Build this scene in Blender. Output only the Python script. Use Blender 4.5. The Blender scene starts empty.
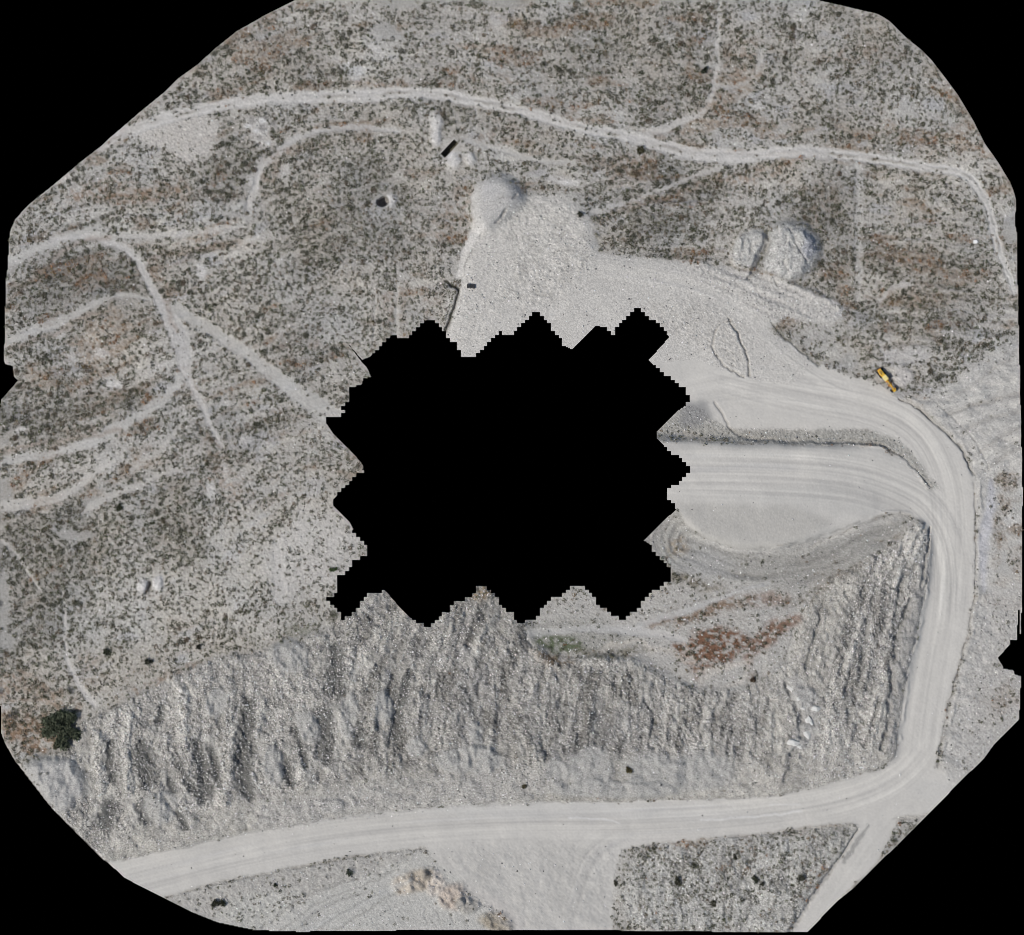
import bpy, math, random
import numpy as np

# ------------------------------------------------------------------ camera, sky, sun
S = 0.35                                   # metres per photograph pixel
W, Hh = 1024, 935
C = bpy.context.scene.collection
scene = bpy.context.scene

cam_d = bpy.data.cameras.new('survey_camera')
cam_d.sensor_fit = 'HORIZONTAL'; cam_d.sensor_width = 36.0
CAM_H = 2000.0
cam_d.lens = 36.0 * CAM_H / (W * S)
cam_d.clip_start = 10.0; cam_d.clip_end = 6000.0
cam = bpy.data.objects.new('survey_camera', cam_d)
cam.location = (0, 0, CAM_H); cam.rotation_euler = (0, 0, 0)
C.objects.link(cam); scene.camera = cam

SUN_EL = math.radians(53)
SUN_X, SUN_Y = -math.cos(math.radians(24)), -math.sin(math.radians(24))   # towards the sun: west-south-west
world = bpy.data.worlds.new("World"); scene.world = world
world.use_nodes = True
nt = world.node_tree; nt.nodes.clear()
sky = nt.nodes.new('ShaderNodeTexSky'); sky.sky_type = 'NISHITA'; sky.sun_disc = False
sky.sun_elevation = SUN_EL; sky.sun_rotation = math.atan2(SUN_X, SUN_Y)
bg = nt.nodes.new('ShaderNodeBackground'); bg.inputs['Strength'].default_value = 0.075
wo = nt.nodes.new('ShaderNodeOutputWorld')
nt.links.new(sky.outputs[0], bg.inputs[0]); nt.links.new(bg.outputs[0], wo.inputs[0])

sun_d = bpy.data.lights.new('sun', 'SUN'); sun_d.energy = 3.0; sun_d.angle = math.radians(0.53)
sun_d.color = (1.0, 0.955, 0.875)
sun = bpy.data.objects.new('sun', sun_d); C.objects.link(sun)
sun.rotation_euler = (0, math.pi/2 - SUN_EL, math.atan2(SUN_Y, SUN_X))
scene.view_settings.view_transform = 'Standard'; scene.view_settings.look = 'None'
scene.view_settings.gamma = 1.0; scene.view_settings.exposure = 0.0
scene.view_settings.use_curve_mapping = False
scene.cycles.filter_width = 0.85

rng = np.random.default_rng(7)
random.seed(7)

# ------------------------------------------------------------------ noise and raster helpers (survey grid, one cell = 0.35 m)
def smooth(a, b, v):
    t = np.clip((v - a) / (b - a), 0, 1); return t * t * (3 - 2 * t)

_tabs = {}
def vn(x, y, seed=0):
    """smooth value noise, -1..1"""
    if seed not in _tabs:
        _tabs[seed] = np.random.default_rng(1000 + seed).uniform(-1, 1, (256, 256)).astype(np.float32)
    T = _tabs[seed]
    xi = np.floor(x).astype(np.int32); yi = np.floor(y).astype(np.int32)
    fx = (x - xi).astype(np.float32); fy = (y - yi).astype(np.float32)
    fx = fx * fx * (3 - 2 * fx); fy = fy * fy * (3 - 2 * fy)
    x0 = xi & 255; x1 = (xi + 1) & 255; y0 = yi & 255; y1 = (yi + 1) & 255
    return (T[y0, x0] * (1 - fx) + T[y0, x1] * fx) * (1 - fy) + (T[y1, x0] * (1 - fx) + T[y1, x1] * fx) * fy

def fbm(x, y, seed=0, o=4, g=0.5):
    s = 0; a = 1; n = 0
    for i in range(o):
        s = s + a * vn(x * 2 ** i + 13.7 * i, y * 2 ** i + 7.1 * i, seed + i); n += a; a *= g
    return s / n

GX, GY = np.meshgrid(np.arange(W + 1, dtype=np.float32), np.arange(Hh + 1, dtype=np.float32))
SH = GX.shape
WX = GX + 2.2 * fbm(GX / 9, GY / 9, 1, 3); WY = GY + 2.2 * fbm(GX / 9, GY / 9, 5, 3)
WX2 = WX + 4 * fbm(GX / 28, GY / 28, 9, 2); WY2 = WY + 4 * fbm(GX / 28, GY / 28, 12, 2)

def inside(pts, X, Y):
    m = np.zeros(X.shape, bool)
    n = len(pts)
    for i in range(n):
        x0, y0 = pts[i]; x1, y1 = pts[(i + 1) % n]
        if y0 == y1: continue
        c = (Y >= min(y0, y1)) & (Y < max(y0, y1))
        m ^= c & (X < (x1 - x0) * (Y - y0) / (y1 - y0) + x0)
    return m

def blur(a, r):
    if r <= 0: return a
    k = int(3 * r) + 1
    w = np.exp(-0.5 * (np.arange(-k, k + 1) / r) ** 2); w /= w.sum()
    p = np.pad(a, ((k, k), (k, k)), mode='edge').astype(np.float32)
    t = sum(w[i] * p[i:i + a.shape[0], :] for i in range(2 * k + 1))
    return sum(w[i] * t[:, i:i + a.shape[1]] for i in range(2 * k + 1))

def window(pts, m):
    xs = [p[0] for p in pts]; ys = [p[1] for p in pts]
    return (slice(max(0, int(min(ys) - m)), min(Hh + 1, int(max(ys) + m) + 2)),
            slice(max(0, int(min(xs) - m)), min(W + 1, int(max(xs) + m) + 2)))

def poly(pts, soft=1.0, warp=1):
    w = window(pts, 12 + 3 * soft)
    X, Y = ((GX, GY), (WX, WY), (WX2, WY2))[warp]
    out = np.zeros(SH, np.float32)
    out[w] = blur(inside(pts, X[w], Y[w]).astype(np.float32), soft)
    return out

def chain(pts, n=1):
    """smooth a polyline by corner cutting"""
    for _ in range(n):
        q = [pts[0]]
        for a, b in zip(pts[:-1], pts[1:]):
            q.append(tuple(.75 * u + .25 * v for u, v in zip(a, b))); q.append(tuple(.25 * u + .75 * v for u, v in zip(a, b)))
        q.append(pts[-1]); pts = q
    return pts

def dist(pts, reach, warp=1):
    """distance, signed offset, arc length and width along a polyline of (x, y[, width])"""
    pts = chain([tuple(p) if len(p) == 3 else (p[0], p[1], 1.0) for p in pts], 2)
    w = window(pts, reach + 8)
    X, Y = ((GX, GY), (WX, WY), (WX2, WY2))[warp]
    X = X[w]; Y = Y[w]
    D = np.full(X.shape, 1e6, np.float32); G = np.zeros(X.shape, np.float32); L = np.zeros(X.shape, np.float32); Wd = np.ones(X.shape, np.float32)
    s0 = 0
    for a, b in zip(pts[:-1], pts[1:]):
        dx, dy = b[0] - a[0], b[1] - a[1]; l = math.hypot(dx, dy)
        if l < 1e-6: continue
        t = np.clip(((X - a[0]) * dx + (Y - a[1]) * dy) / (l * l), 0, 1)
        ex = X - a[0] - t * dx; ey = Y - a[1] - t * dy
        d = np.hypot(ex, ey); c = d < D
        D[c] = d[c]; G[c] = (np.sign(dx * ey - dy * ex) * d)[c]; L[c] = (s0 + t * l)[c]
        Wd[c] = (a[2] + (b[2] - a[2]) * t)[c]; s0 += l
    return w, D, G, L, Wd

def band(pts, soft=1.0, warp=1):
    w, D, G, L, Wd = dist(pts, 40, warp)
    out = np.zeros(SH, np.float32)
    out[w] = 1 - smooth(-soft, soft, D - Wd / 2)
    return out

def blob(x, y, rx, ry=None, rot=0, soft=0.35, warp=1):
    ry = ry or rx
    X, Y = ((GX, GY), (WX, WY), (WX2, WY2))[warp]
    r = max(rx, ry) * (1 + soft) + 8
    w = window([(x, y)], r)
    c, s = math.cos(math.radians(rot)), math.sin(math.radians(rot))
    u = ((X[w] - x) * c + (Y[w] - y) * s) / rx; v = (-(X[w] - x) * s + (Y[w] - y) * c) / ry
    out = np.zeros(SH, np.float32)
    out[w] = 1 - smooth(1 - soft, 1 + soft, np.hypot(u, v))
    return out

# ------------------------------------------------------------------ survey outline and the unsurveyed gaps
OUTER = [(295,0),(263,16),(255,21),(237,31),(217,47),(197,65),(180,77),(162,94),(140,112),(112,136),(100,147),(82,161),(52,186),(27,206),(15,220),(10,232),
 (9,244),(8,266),(6,284),(5,329),(4,359),(5,364),(13,366),(14,376),(18,380),(15,384),(1,400),(0,414),(0,690),(1,721),(1,733),(5,743),(15,761),(25,773),(37,788),(52,807),
 (67,822),(82,837),(105,860),(125,878),(140,886),(160,896),(172,902),(192,912),(217,922),(255,930),(310,932),(310,931),(396,931),(396,930),(621,930),(621,931),(712,931),(712,932),(808,932),
 (835,903),(855,887),(873,868),(903,840),(930,813),(943,800),(958,783),(983,760),(993,746),(1008,731),(1019,720),(1020,701),(1021,676),
 (1015,675),(1013,670),(1003,669),(1003,667),(998,658),(1010,644),(1010,640),(1017,640),(1018,610),(1020,610),(1020,645),(1022,603),(1022,508),(1023,505),
 (1022,468),(1021,426),(1020,384),(1019,346),(1018,304),(1017,265),(1017,234),(1015,224),(1016,200),(1014,192),(1010,182),(998,162),(985,144),(973,120),(958,95),(943,75),(933,62),(923,51),(909,40),(898,29),(888,20),(878,14),(848,7),(818,0)]
HOLE = [(346,341),(362,360),(371,356),(381,344),(393.5,335),(400,338),(411,336),(418,329),(425,321.5),(432,318.5),(441,326),(448.5,339),(457,345),(463.5,359),(473.5,359),
 (481,349),(491,340),(500,332),(506,336.5),(512,334),(516,330),(524.5,323),(532,314),(539.5,313),(547,321.5),(557,334),(566,346.5),(572,349.5),(596,326),(606,326),(609.5,333),(614,333),
 (619.5,325),(629.5,314),(637,306),(647,315),(657,323),(669.5,337),(649,360),(661,373),(674.5,380),(684.5,389),(692.5,399),(684.5,406.5),(677,411.5),(657,431.5),(657,438),(667,448),(687,465),
 (692,469),(684.5,478),(666,492),(666,497),(677,509),(662,522),(644.5,540.5),(652,545.5),(654.5,553),(664.5,560.5),(670,568),(670,580.5),(662,585.5),(649.5,595.5),(639.5,607),(632,614),(622,621),
 (614.5,615.5),(609.5,610.5),(601,607),(592,595.5),(581,585),(574.5,585),(562,597),(552,599),(539.5,613),(532,620.5),(519.5,623),(511,613),(502,605.5),(497,598),(492,590.5),(482,585),(476,589),
 (471,598),(456,602),(446,613),(435,619),(431,626),(423.5,625.5),(411,618),(396,603),(385,590),(378.5,593),(371,593),(357,608),(352,615.5),(343.5,619),(337,610.5),(325.5,598.5),(337,593),
 (337,575.5),(343.5,575.5),(356,559),(366.5,555),(366.5,545.5),(356,535.5),(350,523),(333,505.5),(333,499),(342,490.5),(350,482),(362,472),(363,466),(360,461.5),(350,450),(333.5,434),
 (325.5,422),(329,416.5),(343.5,415),(345.5,411.5),(343,408),(350,398),(350,386),(361,385),(363.5,378),(371,377),(367,368),(361,361)]
SMOOTHSEG = [(346,341)]
cx = GX[:-1, :-1] + 0.5; cy = GY[:-1, :-1] + 0.5
keep = inside(OUTER, cx, cy)
# the unsurveyed middle ends in a staircase of survey tiles
qx = np.floor(cx / 3.75) * 3.75 + 1.9; qy = np.floor((cy - 1.0) / 3.75) * 3.75 + 2.9
hole = inside(HOLE, qx, qy)
fine = inside(HOLE, cx, cy)
diag = ((cx < 372) & (cy > 420) & (cy < 470)) | ((cx < 358) & (cy > 495) & (cy < 530)) | ((cx > 595) & (cx < 700) & (cy > 335) & (cy < 365)) | \
       ((cx > 655) & (cy > 406) & (cy < 445)) | ((cx > 640) & (cy > 509) & (cy < 545)) | ((cx > 565) & (cx < 600) & (cy < 352)) | ((cx > 384) & (cx < 412) & (cy > 586) & (cy < 622)) | ((cx < 372) & (cy < 385))
hole = np.where(diag, fine, hole)
keep &= ~hole

# ------------------------------------------------------------------ heights (metres) and ground colour (albedo)
Z = 1.2 * fbm(GX / 140, GY / 140, 20, 3) + 0.25 * fbm(GX / 22, GY / 22, 24, 3)
SKEW = np.where(GX < 330, 0.38 * (330 - GX), 0) + 14 * fbm(GX / 90, GY / 90, 33, 2)
SWR = smooth(455, 540, GY) * smooth(420, 380, GX) * smooth(20, 110, GX + .3 * (GY - 540))
CONT = GY - SKEW                                     # follows the contour rows of the slope
soil = np.array((0.385, 0.368, 0.340), np.float32)
A = np.ones(SH + (3,), np.float32) * soil
t = fbm(GX / 60, GY / 60, 40, 3)[..., None]
A *= 1 + 0.20 * t
A *= 1 + np.array((0.035, 0, -0.05), np.float32) * fbm(GX / 35, GY / 35, 44, 3)[..., None]
rough = np.full(SH, 0.085, np.float32)               # micro relief amplitude
dens = np.full(SH, 0.62, np.float32)                 # shrub density
stone = np.full(SH, 0.05, np.float32)                # loose stone density
zone = np.zeros(SH, np.int8)                         # 0 ground 1 haul road 2 dirt track 3 spoil ground

def paint(m, rgb, k=1.0):
    global A
    m3 = (m * k)[..., None]
    A = A * (1 - m3) + np.array(rgb, np.float32) * m3
def tint(m, f):
    global A
    A = A * (1 + m[..., None] * (np.array(f, np.float32) - 1))
def setf(f, m, v): f[:] = f * (1 - m) + v * m

# contour rows of dead brown litter and of bare pale soil
rows = .75 * fbm(GX / 46, CONT / 10, 50, 3) + .5 * fbm(GX / 24, GY / 17, 372, 3)
brown = (1 - .75 * SWR) * smooth(0.10, 0.50, rows + 0.35 * fbm(GX / 90, GY / 70, 54, 2))
crumb = smooth(-.25, .3, fbm(GX / 2.3, GY / 2.3, 280, 2))
tint(brown * (.35 + .65 * crumb), (0.74, 0.655, 0.58))
pale = (1 - .9 * SWR) * smooth(0.2, 0.55, .5 * fbm(GX / 30, CONT / 8, 58, 3) + .6 * fbm(GX / 16, GY / 13, 374, 3))
tint(pale, (1.16, 1.17, 1.17)); dens *= 1 - 0.45 * pale
RW_ = np.clip(poly([(10,250),(60,180),(200,170),(330,230),(330,420),(200,450),(0,455)], 18, 2) * .8 + poly([(556,165),(720,170),(700,250),(596,250)], 10, 2) * .7 + poly([(862,235),(1010,225),(1020,350),(880,370)], 12, 2) + .38, 0, 1)
ter = (1 - SWR) * RW_ * fbm(GX / 48, CONT / 4.5, 300, 2) * smooth(-.35, .25, fbm(GX / 70, GY / 60, 304, 2) + .25)
ter += .35 * (1 - RW_) * fbm(GX / 9, GY / 7, 370, 2)
tint(SWR, (1.10, 1.10, 1.09)); dens *= 1 - .12 * SWR; tint(np.clip(ter, -.5, .5), (1.22, 1.22, 1.22)); dens -= .42 * ter
blue = smooth(0.3, 0.6, fbm(GX / 26, CONT / 11, 62, 3)); tint(blue, (0.98, 1.0, 1.05))
dens += 0.62 * fbm(GX / 24, CONT / 10, 66, 3) + .25 * fbm(GX / 9, CONT / 6, 285, 2) + 0.08 * smooth(350, 300, GX)
for pts, k in [([(14,290),(40,262),(95,243),(135,262),(152,300),(90,296),(10,335)],.3), ([(0,395),(60,372),(140,372),(170,400),(110,420),(40,440),(0,440)],.15), ([(560,165),(630,150),(720,170),(700,230),(620,250),(596,240),(582,200)],.2),
    ([(760,195),(850,180),(850,310),(815,290),(822,240),(790,218)],.22), ([(870,240),(1000,250),(1010,330),(900,350),(850,330)],.15), ([(560,20),(720,0),(720,100),(640,110),(560,90)],.12), ([(0,510),(90,515),(110,560),(60,640),(0,660)],.25),
    ([(215,130),(300,140),(420,170),(400,260),(260,240),(200,200)],.12), ([(60,490),(200,470),(200,560),(80,560)],.15), ([(770,20),(900,40),(900,80),(760,90)],.12)]:
    m = poly(pts, 9, 2); dens += 1.3 * k * m; tint(m, 1 - .8 * k * np.ones(3))

BROWN = (0.235, 0.165, 0.115)
for pts, k in [
    ([(62,190),(100,176),(150,184),(186,178),(190,192),(160,206),(120,200),(68,204)], .6),
    ([(100,186),(150,190),(140,200),(104,198)], .4),
    ([(360,82),(405,78),(410,90),(365,92)], .55), ([(440,68),(485,74),(482,88),(445,86)], .4),
    ([(725,40),(760,38),(762,74),(735,82),(722,70)], .45), ([(650,104),(670,100),(676,112),(652,118)], .4),
    ([(618,150),(655,144),(655,172),(610,190),(606,170)], .5), ([(640,132),(690,132),(686,146),(648,142)], .4),
    ([(740,172),(768,164),(800,160),(796,172),(745,186),(700,192),(652,205),(650,196),(690,184)], .55),
    ([(142,262),(158,256),(172,298),(160,296)], .6), ([(72,285),(104,272),(110,282),(80,296)], .5),
    ([(60,375),(110,380),(125,400),(70,395)], .3), ([(62,425),(115,420),(120,432),(66,436)], .4),
    ([(200,430),(222,440),(245,500),(230,505),(205,460)], .5), ([(236,468),(252,480),(250,505),(230,490)], .4),
    ([(180,372),(192,368),(196,392),(180,404)], .4),
    ([(0,660),(45,680),(80,700),(84,725),(40,716),(0,700)], .55), ([(2,712),(45,716),(62,738),(72,754),(30,758),(6,738)], 1.0), ([(4,714),(45,718),(60,738),(66,752),(30,755),(8,738)], .9),
    ([(130,690),(180,668),(210,655),(212,662),(150,694),(104,716)], .7), ([(78,650),(100,655),(96,690),(80,680)], .3),
    ([(800,60),(850,45),(905,50),(902,60),(850,66)], .4), ([(880,130),(930,135),(950,160),(900,150)], .3),
    ([(905,245),(945,248),(946,256),(905,252)], .4), ([(816,258),(850,262),(848,276),(820,280)], .45),
    ([(795,185),(835,175),(842,215),(812,232),(800,210)], .35), ([(880,300),(940,290),(940,306),(890,312)], .35),
    ([(375,280),(410,285),(402,332),(385,320)], .35), ([(430,220),(460,175),(476,185),(462,226),(440,250)], .45),
    ([(420,290),(445,278),(440,300),(428,318),(420,310)], .35), ([(270,340),(320,335),(330,350),(280,352)], .3),
    ([(472,130),(515,120),(516,150),(475,142)], .35), ([(265,150),(290,148),(282,180),(262,200),(258,176)], .35)]:
    m = poly(pts, 2.5, 2) * (.15 + .85 * smooth(-.3, .25, fbm(GX / 6, GY / 5, 70, 3))) * (.35 + .65 * crumb)
    paint(m, BROWN, min(1, k * 1.35))

# bare bleached places, and the round pit's sunlit bank painted white
for x, y, rx, ry, rot, k in [(436,122,6,9,0,.8),(436,138,5,8,10,.8),(453,161,6,8,20,.8),(471,158,4,6,0,.75),(391,200,4.5,6,0,.9),(141,585,5,7,0,.85),(157,583,6,8,20,.85),
    (102,354,8,5,20,.6),(113,386,10,4,-10,.75),(110,380,6,4,0,.4),(20,430,8,3,-15,.7),(201,272,4,8,-20,.7),(211,491,4,8,0,.7),(70,355,5,4,0,.4),(225,402,5,4,0,.5),
    (375,48,8,3,30,.5),(498,20,9,6,0,.3),(567,182,12,3,0,.6),(756,105,6,4,0,.4),(120,295,5,5,0,.2),(250,180,4,6,0,.5),(335,60,6,3,0,.3),(560,180,10,4,0,.4),(285,170,5,8,30,.4),
    (256,125,12,7,10,.45),(262,138,9,10,0,.4),(245,440,6,5,0,.4),(225,470,5,6,0,.4),(60,335,6,5,0,.2),(975,241,3,3,0,.3)]:
    m = blob(x, y, rx, ry, rot, .5, 1)
    paint(m, (0.60, 0.585, 0.57), k * .9); dens *= 1 - m * .95
bare = poly([(132,130),(150,120),(200,110),(222,118),(220,132),(206,158),(185,160),(160,148),(140,142)], 3, 2)
paint(bare, (0.50, 0.475, 0.445), .75); dens *= 1 - .85 * bare
sw = poly([(60,470),(120,440),(175,425),(235,500),(262,540),(330,520),(366,548),(335,600),(262,650),(262,470)], 8, 2)
paint(sw, (0.45, 0.43, 0.40), .35); dens *= 1 - .15 * sw
sw = poly([(300,500),(345,515),(366,548),(340,580),(330,600),(275,600),(262,560)], 6, 2)
paint(sw, (0.50, 0.48, 0.455), .6); dens *= 1 - .35 * sw
# scrub-free smears near the survey border
for x, y, rx, ry in [(400,4,18,6),(508,3,20,5),(1010,232,8,12),(4,490,9,12),(4,641,11,9),(2,600,8,30),(385,30,12,8),(1012,565,14,12),(75,535,20,5),(92,500,12,4)]:
    m = blob(x, y, rx, ry, 0, .3, 0); paint(m, (0.345, 0.335, 0.315), .7); dens *= 1 - m; rough *= 1 - .8 * m

# ---- faint vehicle tracks through the scrub
def track(pts, k=.75, col=(0.50, 0.485, 0.465), d=.93, ruts=False, cut=.25, zn=True, soft=1.8):
    pts = [(p[0], p[1], p[2] * 1.22) for p in pts]; col = tuple(c * 1.07 for c in col); k = min(.9, k * 1.15)
    w, D, G, L, Wd = dist(pts, 30, 1)
    e = 1 - smooth(-soft, soft, D - Wd / 2)
    e *= 0.8 + 0.2 * vn(L / 7, G / 2, 81)
    m = np.zeros(SH, np.float32); m[w] = e
    paint(m, col, k)
    dens[:] = dens * (1 - d * np.clip(m * 1.3, 0, 1))
    rough[:] = rough * (1 - .5 * m)
    zz = -cut * e
    if ruts:
        r = np.exp(-((np.abs(G) - Wd * .27) / (Wd * .13)) ** 2) * (Wd > 3)
        mid = np.exp(-(G / (Wd * .12)) ** 2) * smooth(-.2, .5, vn(L / 15, L * 0, 83))
        mm = np.zeros(SH, np.float32); mm[w] = r * e; paint(mm, (0.56, 0.545, 0.525), .5)
        mm = np.zeros(SH, np.float32); mm[w] = mid * e; paint(mm, (0.25, 0.23, 0.19), .6); dens[:] = np.maximum(dens, mm * .7)
        zz = zz - .12 * r * e + .15 * mid * e
    Z[w] += zz
    if zn: zone[w] = np.where((D < Wd / 2) & (Wd > 2.5), 2, zone[w])

track([(100,147,8),(112,138,10),(150,122,11),(200,110,9),(256,99,9),(306,97,10),(356,96,11),(416,92,10),(456,97,9),(511,108,8),(554,120,8),(587,129,8),(632,138,9),(667,148,11),(700,155,12),(732,157,12),(767,154,10),(805,151,10),(843,154,9),(880,160,8),(918,166,8),(963,172,8),(980,190,7),(990,212,7),(994,234,7),(998,249,6),(1010,279,5),(1015,294,4)], .85, ruts=True)
track([(632,138,6),(647,135,6),(672,125,7),(699,114,5),(709,105,4),(714,85,4),(717,50,3.5),(719,15,3),(720,0,3)], .6)
track([(717,85,5),(730,88,4),(752,80,4),(758,66,4),(762,50,3)], .5, (0.445,0.435,0.415))
track([(8,263,7),(35,250,8),(60,238,8),(76,232,5),(100,226,3)], .75, (0.445,0.435,0.415))
track([(50,241,3),(75,236,4),(107,240,5),(130,251,6),(142,269,6),(155,294,7),(167,316,12),(178,334,16),(184,354,13),(185,369,10),(190,384,5),(205,409,4),(212,431,4),(222,446,2.5)], .8, (0.47,0.455,0.44))
track([(175,306,9),(195,322,10),(217,333,9),(237,347,9),(255,360,10),(281,381,13),(306,399,15),(326,412,16),(345,422,13)], .6, (0.445,0.435,0.415))
track([(180,372,5),(175,386,6),(155,406,8),(125,423,9),(95,440,9),(62,451,8),(30,457,7),(0,461,7)], .75, (0.445,0.435,0.415))
track([(3,342,6),(30,332,8),(50,325,8),(75,314,8),(100,299,5),(125,293,4),(150,300,2)], .6, (0.445,0.435,0.415))
track([(0,507,8),(20,505,9),(50,500,8),(75,490,6),(92,473,6),(110,462,5)], .6, (0.49,0.47,0.44))
track([(85,512,6),(95,503,7),(112,495,6),(140,485,5),(160,475,4),(180,468,3)], .55, (0.48,0.46,0.43))
track([(130,470,3),(150,455,3.5),(170,440,3.5),(178,425,3)], .4, (0.48,0.46,0.43))
track([(0,540,3),(16,553,3),(28,572,3),(40,590,2.5)], .6, (0.48,0.46,0.43))
track([(62,590,2.5),(65,618,3),(65,650,3),(72,672,4),(84,692,4),(96,706,4)], .75, (0.50,0.48,0.46))
track([(256,182,4),(262,168,4),(268,160,6),(291,140,5),(315,132,4),(341,127,5),(365,128,5),(400,131,3)], .6, (0.46,0.45,0.44))
track([(250,195,3),(246,210,3),(256,182,3)], .4)
track([(460,143,3),(471,141,4),(496,149,5),(520,155,5),(545,163,4),(575,162,4)], .55, (0.445,0.435,0.415))
track([(590,212,5),(610,208,4),(652,193,4),(690,178,4),(720,167,3)], .45)
track([(858,160,6),(859,230,6),(858,300,5)], .4, (0.47,0.46,0.44), d=.6, zn=False)
track([(398,284,3),(396,310,4),(396,336,4)], .55, (0.50,0.49,0.46), zn=False)
track([(375,300,2),(374,340,3)], .3, zn=False)
track([(280,600,10),(278,560,8),(276,540,5)], .3, (0.5,0.48,0.46), d=.3, zn=False)
track([(474,105,2),(477,118,2.5),(474,128,2.5)], .5, zn=False)
track([(880,300,3),(895,285,5),(910,284,4)], .4, (0.47,0.46,0.45), zn=False)
track([(595,175,2),(640,150,2)], .3, zn=False)
track([(76,234,4),(130,237,5),(190,233,5),(245,226,3)], .45, zn=False)
track([(262,160,5),(256,180,6),(251,200,6),(248,216,4)], .6)
for x, y, r_ in [(252,120,3),(262,128,3.5),(270,136,3),(258,140,2.5),(274,124,2.5),(266,118,2)]: paint(blob(x, y, r_, r_ * 1.2, 0, .5, 2), (.16,.155,.15), .6)
for x, y in [(247,126),(256,131),(268,143),(263,121)]: paint(blob(x, y, 3, 2.5, 0, .5, 1), (.58,.575,.57), .8)
# long wavy litter edges under the left tracks
for pts in ([(152,258),(190,248),(240,240)], [(8,300),(40,270),(76,240),(110,234)], [(165,300),(175,330)], [(0,452),(60,440),(120,432)], [(10,350),(60,330),(110,305)]):
    w, D, G, L, Wd = dist([(x, y, 5) for x, y in pts], 20, 2)
    m = np.zeros(SH, np.float32); m[w] = 1 - smooth(0, 5, D); paint(m, BROWN, .35)

for x, y, rx, ry, rot in [(715,105,20,5,-20),(690,55,6,20,0),(600,160,22,6,10),(160,250,30,4,10),(215,245,30,4,0),(180,195,60,6,0),(90,270,30,5,-25),(120,395,40,5,-20),(640,205,50,4,-15),(900,262,50,5,5),(930,300,40,5,-5),(300,150,30,5,-15)]:
    m = blob(x, y, rx, ry, rot, .6, 2) * (.3 + .7 * crumb); paint(m, (.24,.175,.12), .5); dens += .25 * m
# ---- bulldozed spread of fines at the north and its tongue towards the east
spread = poly([(448,345),(452,310),(459,287),(462,262),(468,232),(476,212),(486,200),(500,196),(530,196),(556,194),(575,200),(588,214),(594,236),(600,252),(624,255),(672,260),(719,266),(768,275),(798,286),(830,301),(842,312),(838,321),(805,323),(783,316),(768,330),(793,344),(818,364),(843,374),(875,384),(900,399),(918,409),(943,429),(963,449),(972,480),(930,500),(900,452),(868,430),(740,432),(700,420),(640,420),(600,380),(450,380)], 1.3, 1)
paint(spread, (0.515, 0.495, 0.465)); dens *= 1 - spread; setf(rough, spread, .05); setf(stone, spread, .09)
Zs = blur(spread, 6)
Z += 1.6 * Zs * smooth(470, 330, GY) * smooth(860, 700, GX)
lumps = poly([(490,215),(530,198),(578,202),(592,240),(596,262),(560,300),(520,310),(500,290),(512,250)], 5, 2)
lum2 = poly([(640,300),(700,300),(745,320),(752,372),(735,378),(700,345),(660,335)], 4, 2)
lum3 = poly([(690,262),(768,276),(838,305),(838,320),(800,322),(772,320),(735,295),(690,275)], 3, 2)
lum4 = poly([(450,340),(460,285),(475,225),(500,230),(510,330),(470,355)], 4, 2)
hum = 0.5 * np.abs(fbm(GX / 7, GY / 4.2, 90, 3)) + .25 * np.abs(fbm(GX / 3.2, GY / 3.2, 94, 2))
Z += (lumps * .95 + lum2 * .6 + lum3 * 1.0 + lum4 * .4) * hum
Z += .5 * lum3 * fbm((GY - .42 * GX) / 5, GX / 40, 310, 2) + .3 * lumps * fbm(GX / 16, GY / 9, 312, 3)
rough += .05 * np.clip(lumps + lum2 + lum3 * 2 + .6 * lum4, 0, 1)
A *= (1 + .09 * np.clip(lumps + lum2 + lum3 + lum4, 0, 1) * fbm(GX / 6, GY / 4, 314, 3))[..., None]
setf(stone, np.clip(lum3 + .5 * lum4 + .4 * lumps, 0, 1), .3)
tint(lum3, (.93, .93, .935)); tint(lumps * smooth(-.1, .4, fbm(GX / 7, GY / 5, 360, 3)), (.86, .86, .855)); tint(lum2, (.94, .94, .94))

# ---- haul roads and pads
HR = []
pad = [(650,362),(700,360),(745,378),(790,385),(818,364),(843,374),(875,384),(900,399),(918,409),(943,429),(963,449),(974,478),(977,500),(975,518),(973,593),(965,638),(948,702),(941,740),(933,768),(968,771),(962,783),(930,813),(900,817),
       (890,838),(878,861),(835,905),(808,934),(793,934),(795,921),(818,886),(843,851),(859,824),(850,822),(768,832),(712,838),(640,845),(622,850),(614,870),(612,934),(517,934),(505,915),(480,900),(440,872),(426,846),(356,855),(255,873),(212,883),(165,897),(150,900),(105,862),
       (150,853),(200,843),(256,830),(343,816),(406,808),(468,804),(511,803),(637,801),(767,797),(818,787),(855,776),(885,768),(895,756),(898,726),(902,701),(915,643),(928,580),(930,540),(922,520),(903,513),(878,516),(860,523),(828,537),(783,548),(740,548),(708,540),(688,526),(677,509),(640,500),(640,440),(737,444),(878,446),(905,462),(928,488),(940,492),(936,480),(918,458),(898,440),(868,429),(745,428),(640,420)]
roadm = poly(pad, .9, 1)
pad_low = poly([(430,851),(520,843),(632,845),(620,856),(612,934),(520,934),(470,890)], 7, 2)
paint(roadm, (0.535, 0.515, 0.482)); dens *= 1 - roadm; setf(rough, roadm, .016); setf(stone, roadm, .006)
paint(pad_low, (0.455, 0.44, 0.415), .8); A *= (1 + .10 * pad_low * fbm(GX / 20, GY / 30, 320, 4))[..., None]; Z += .35 * pad_low * fbm(GX / 7, GY / 7, 322, 3); setf(rough, pad_low, .04); setf(stone, pad_low, .03)
zone[(roadm > .5)] = 1
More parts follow.
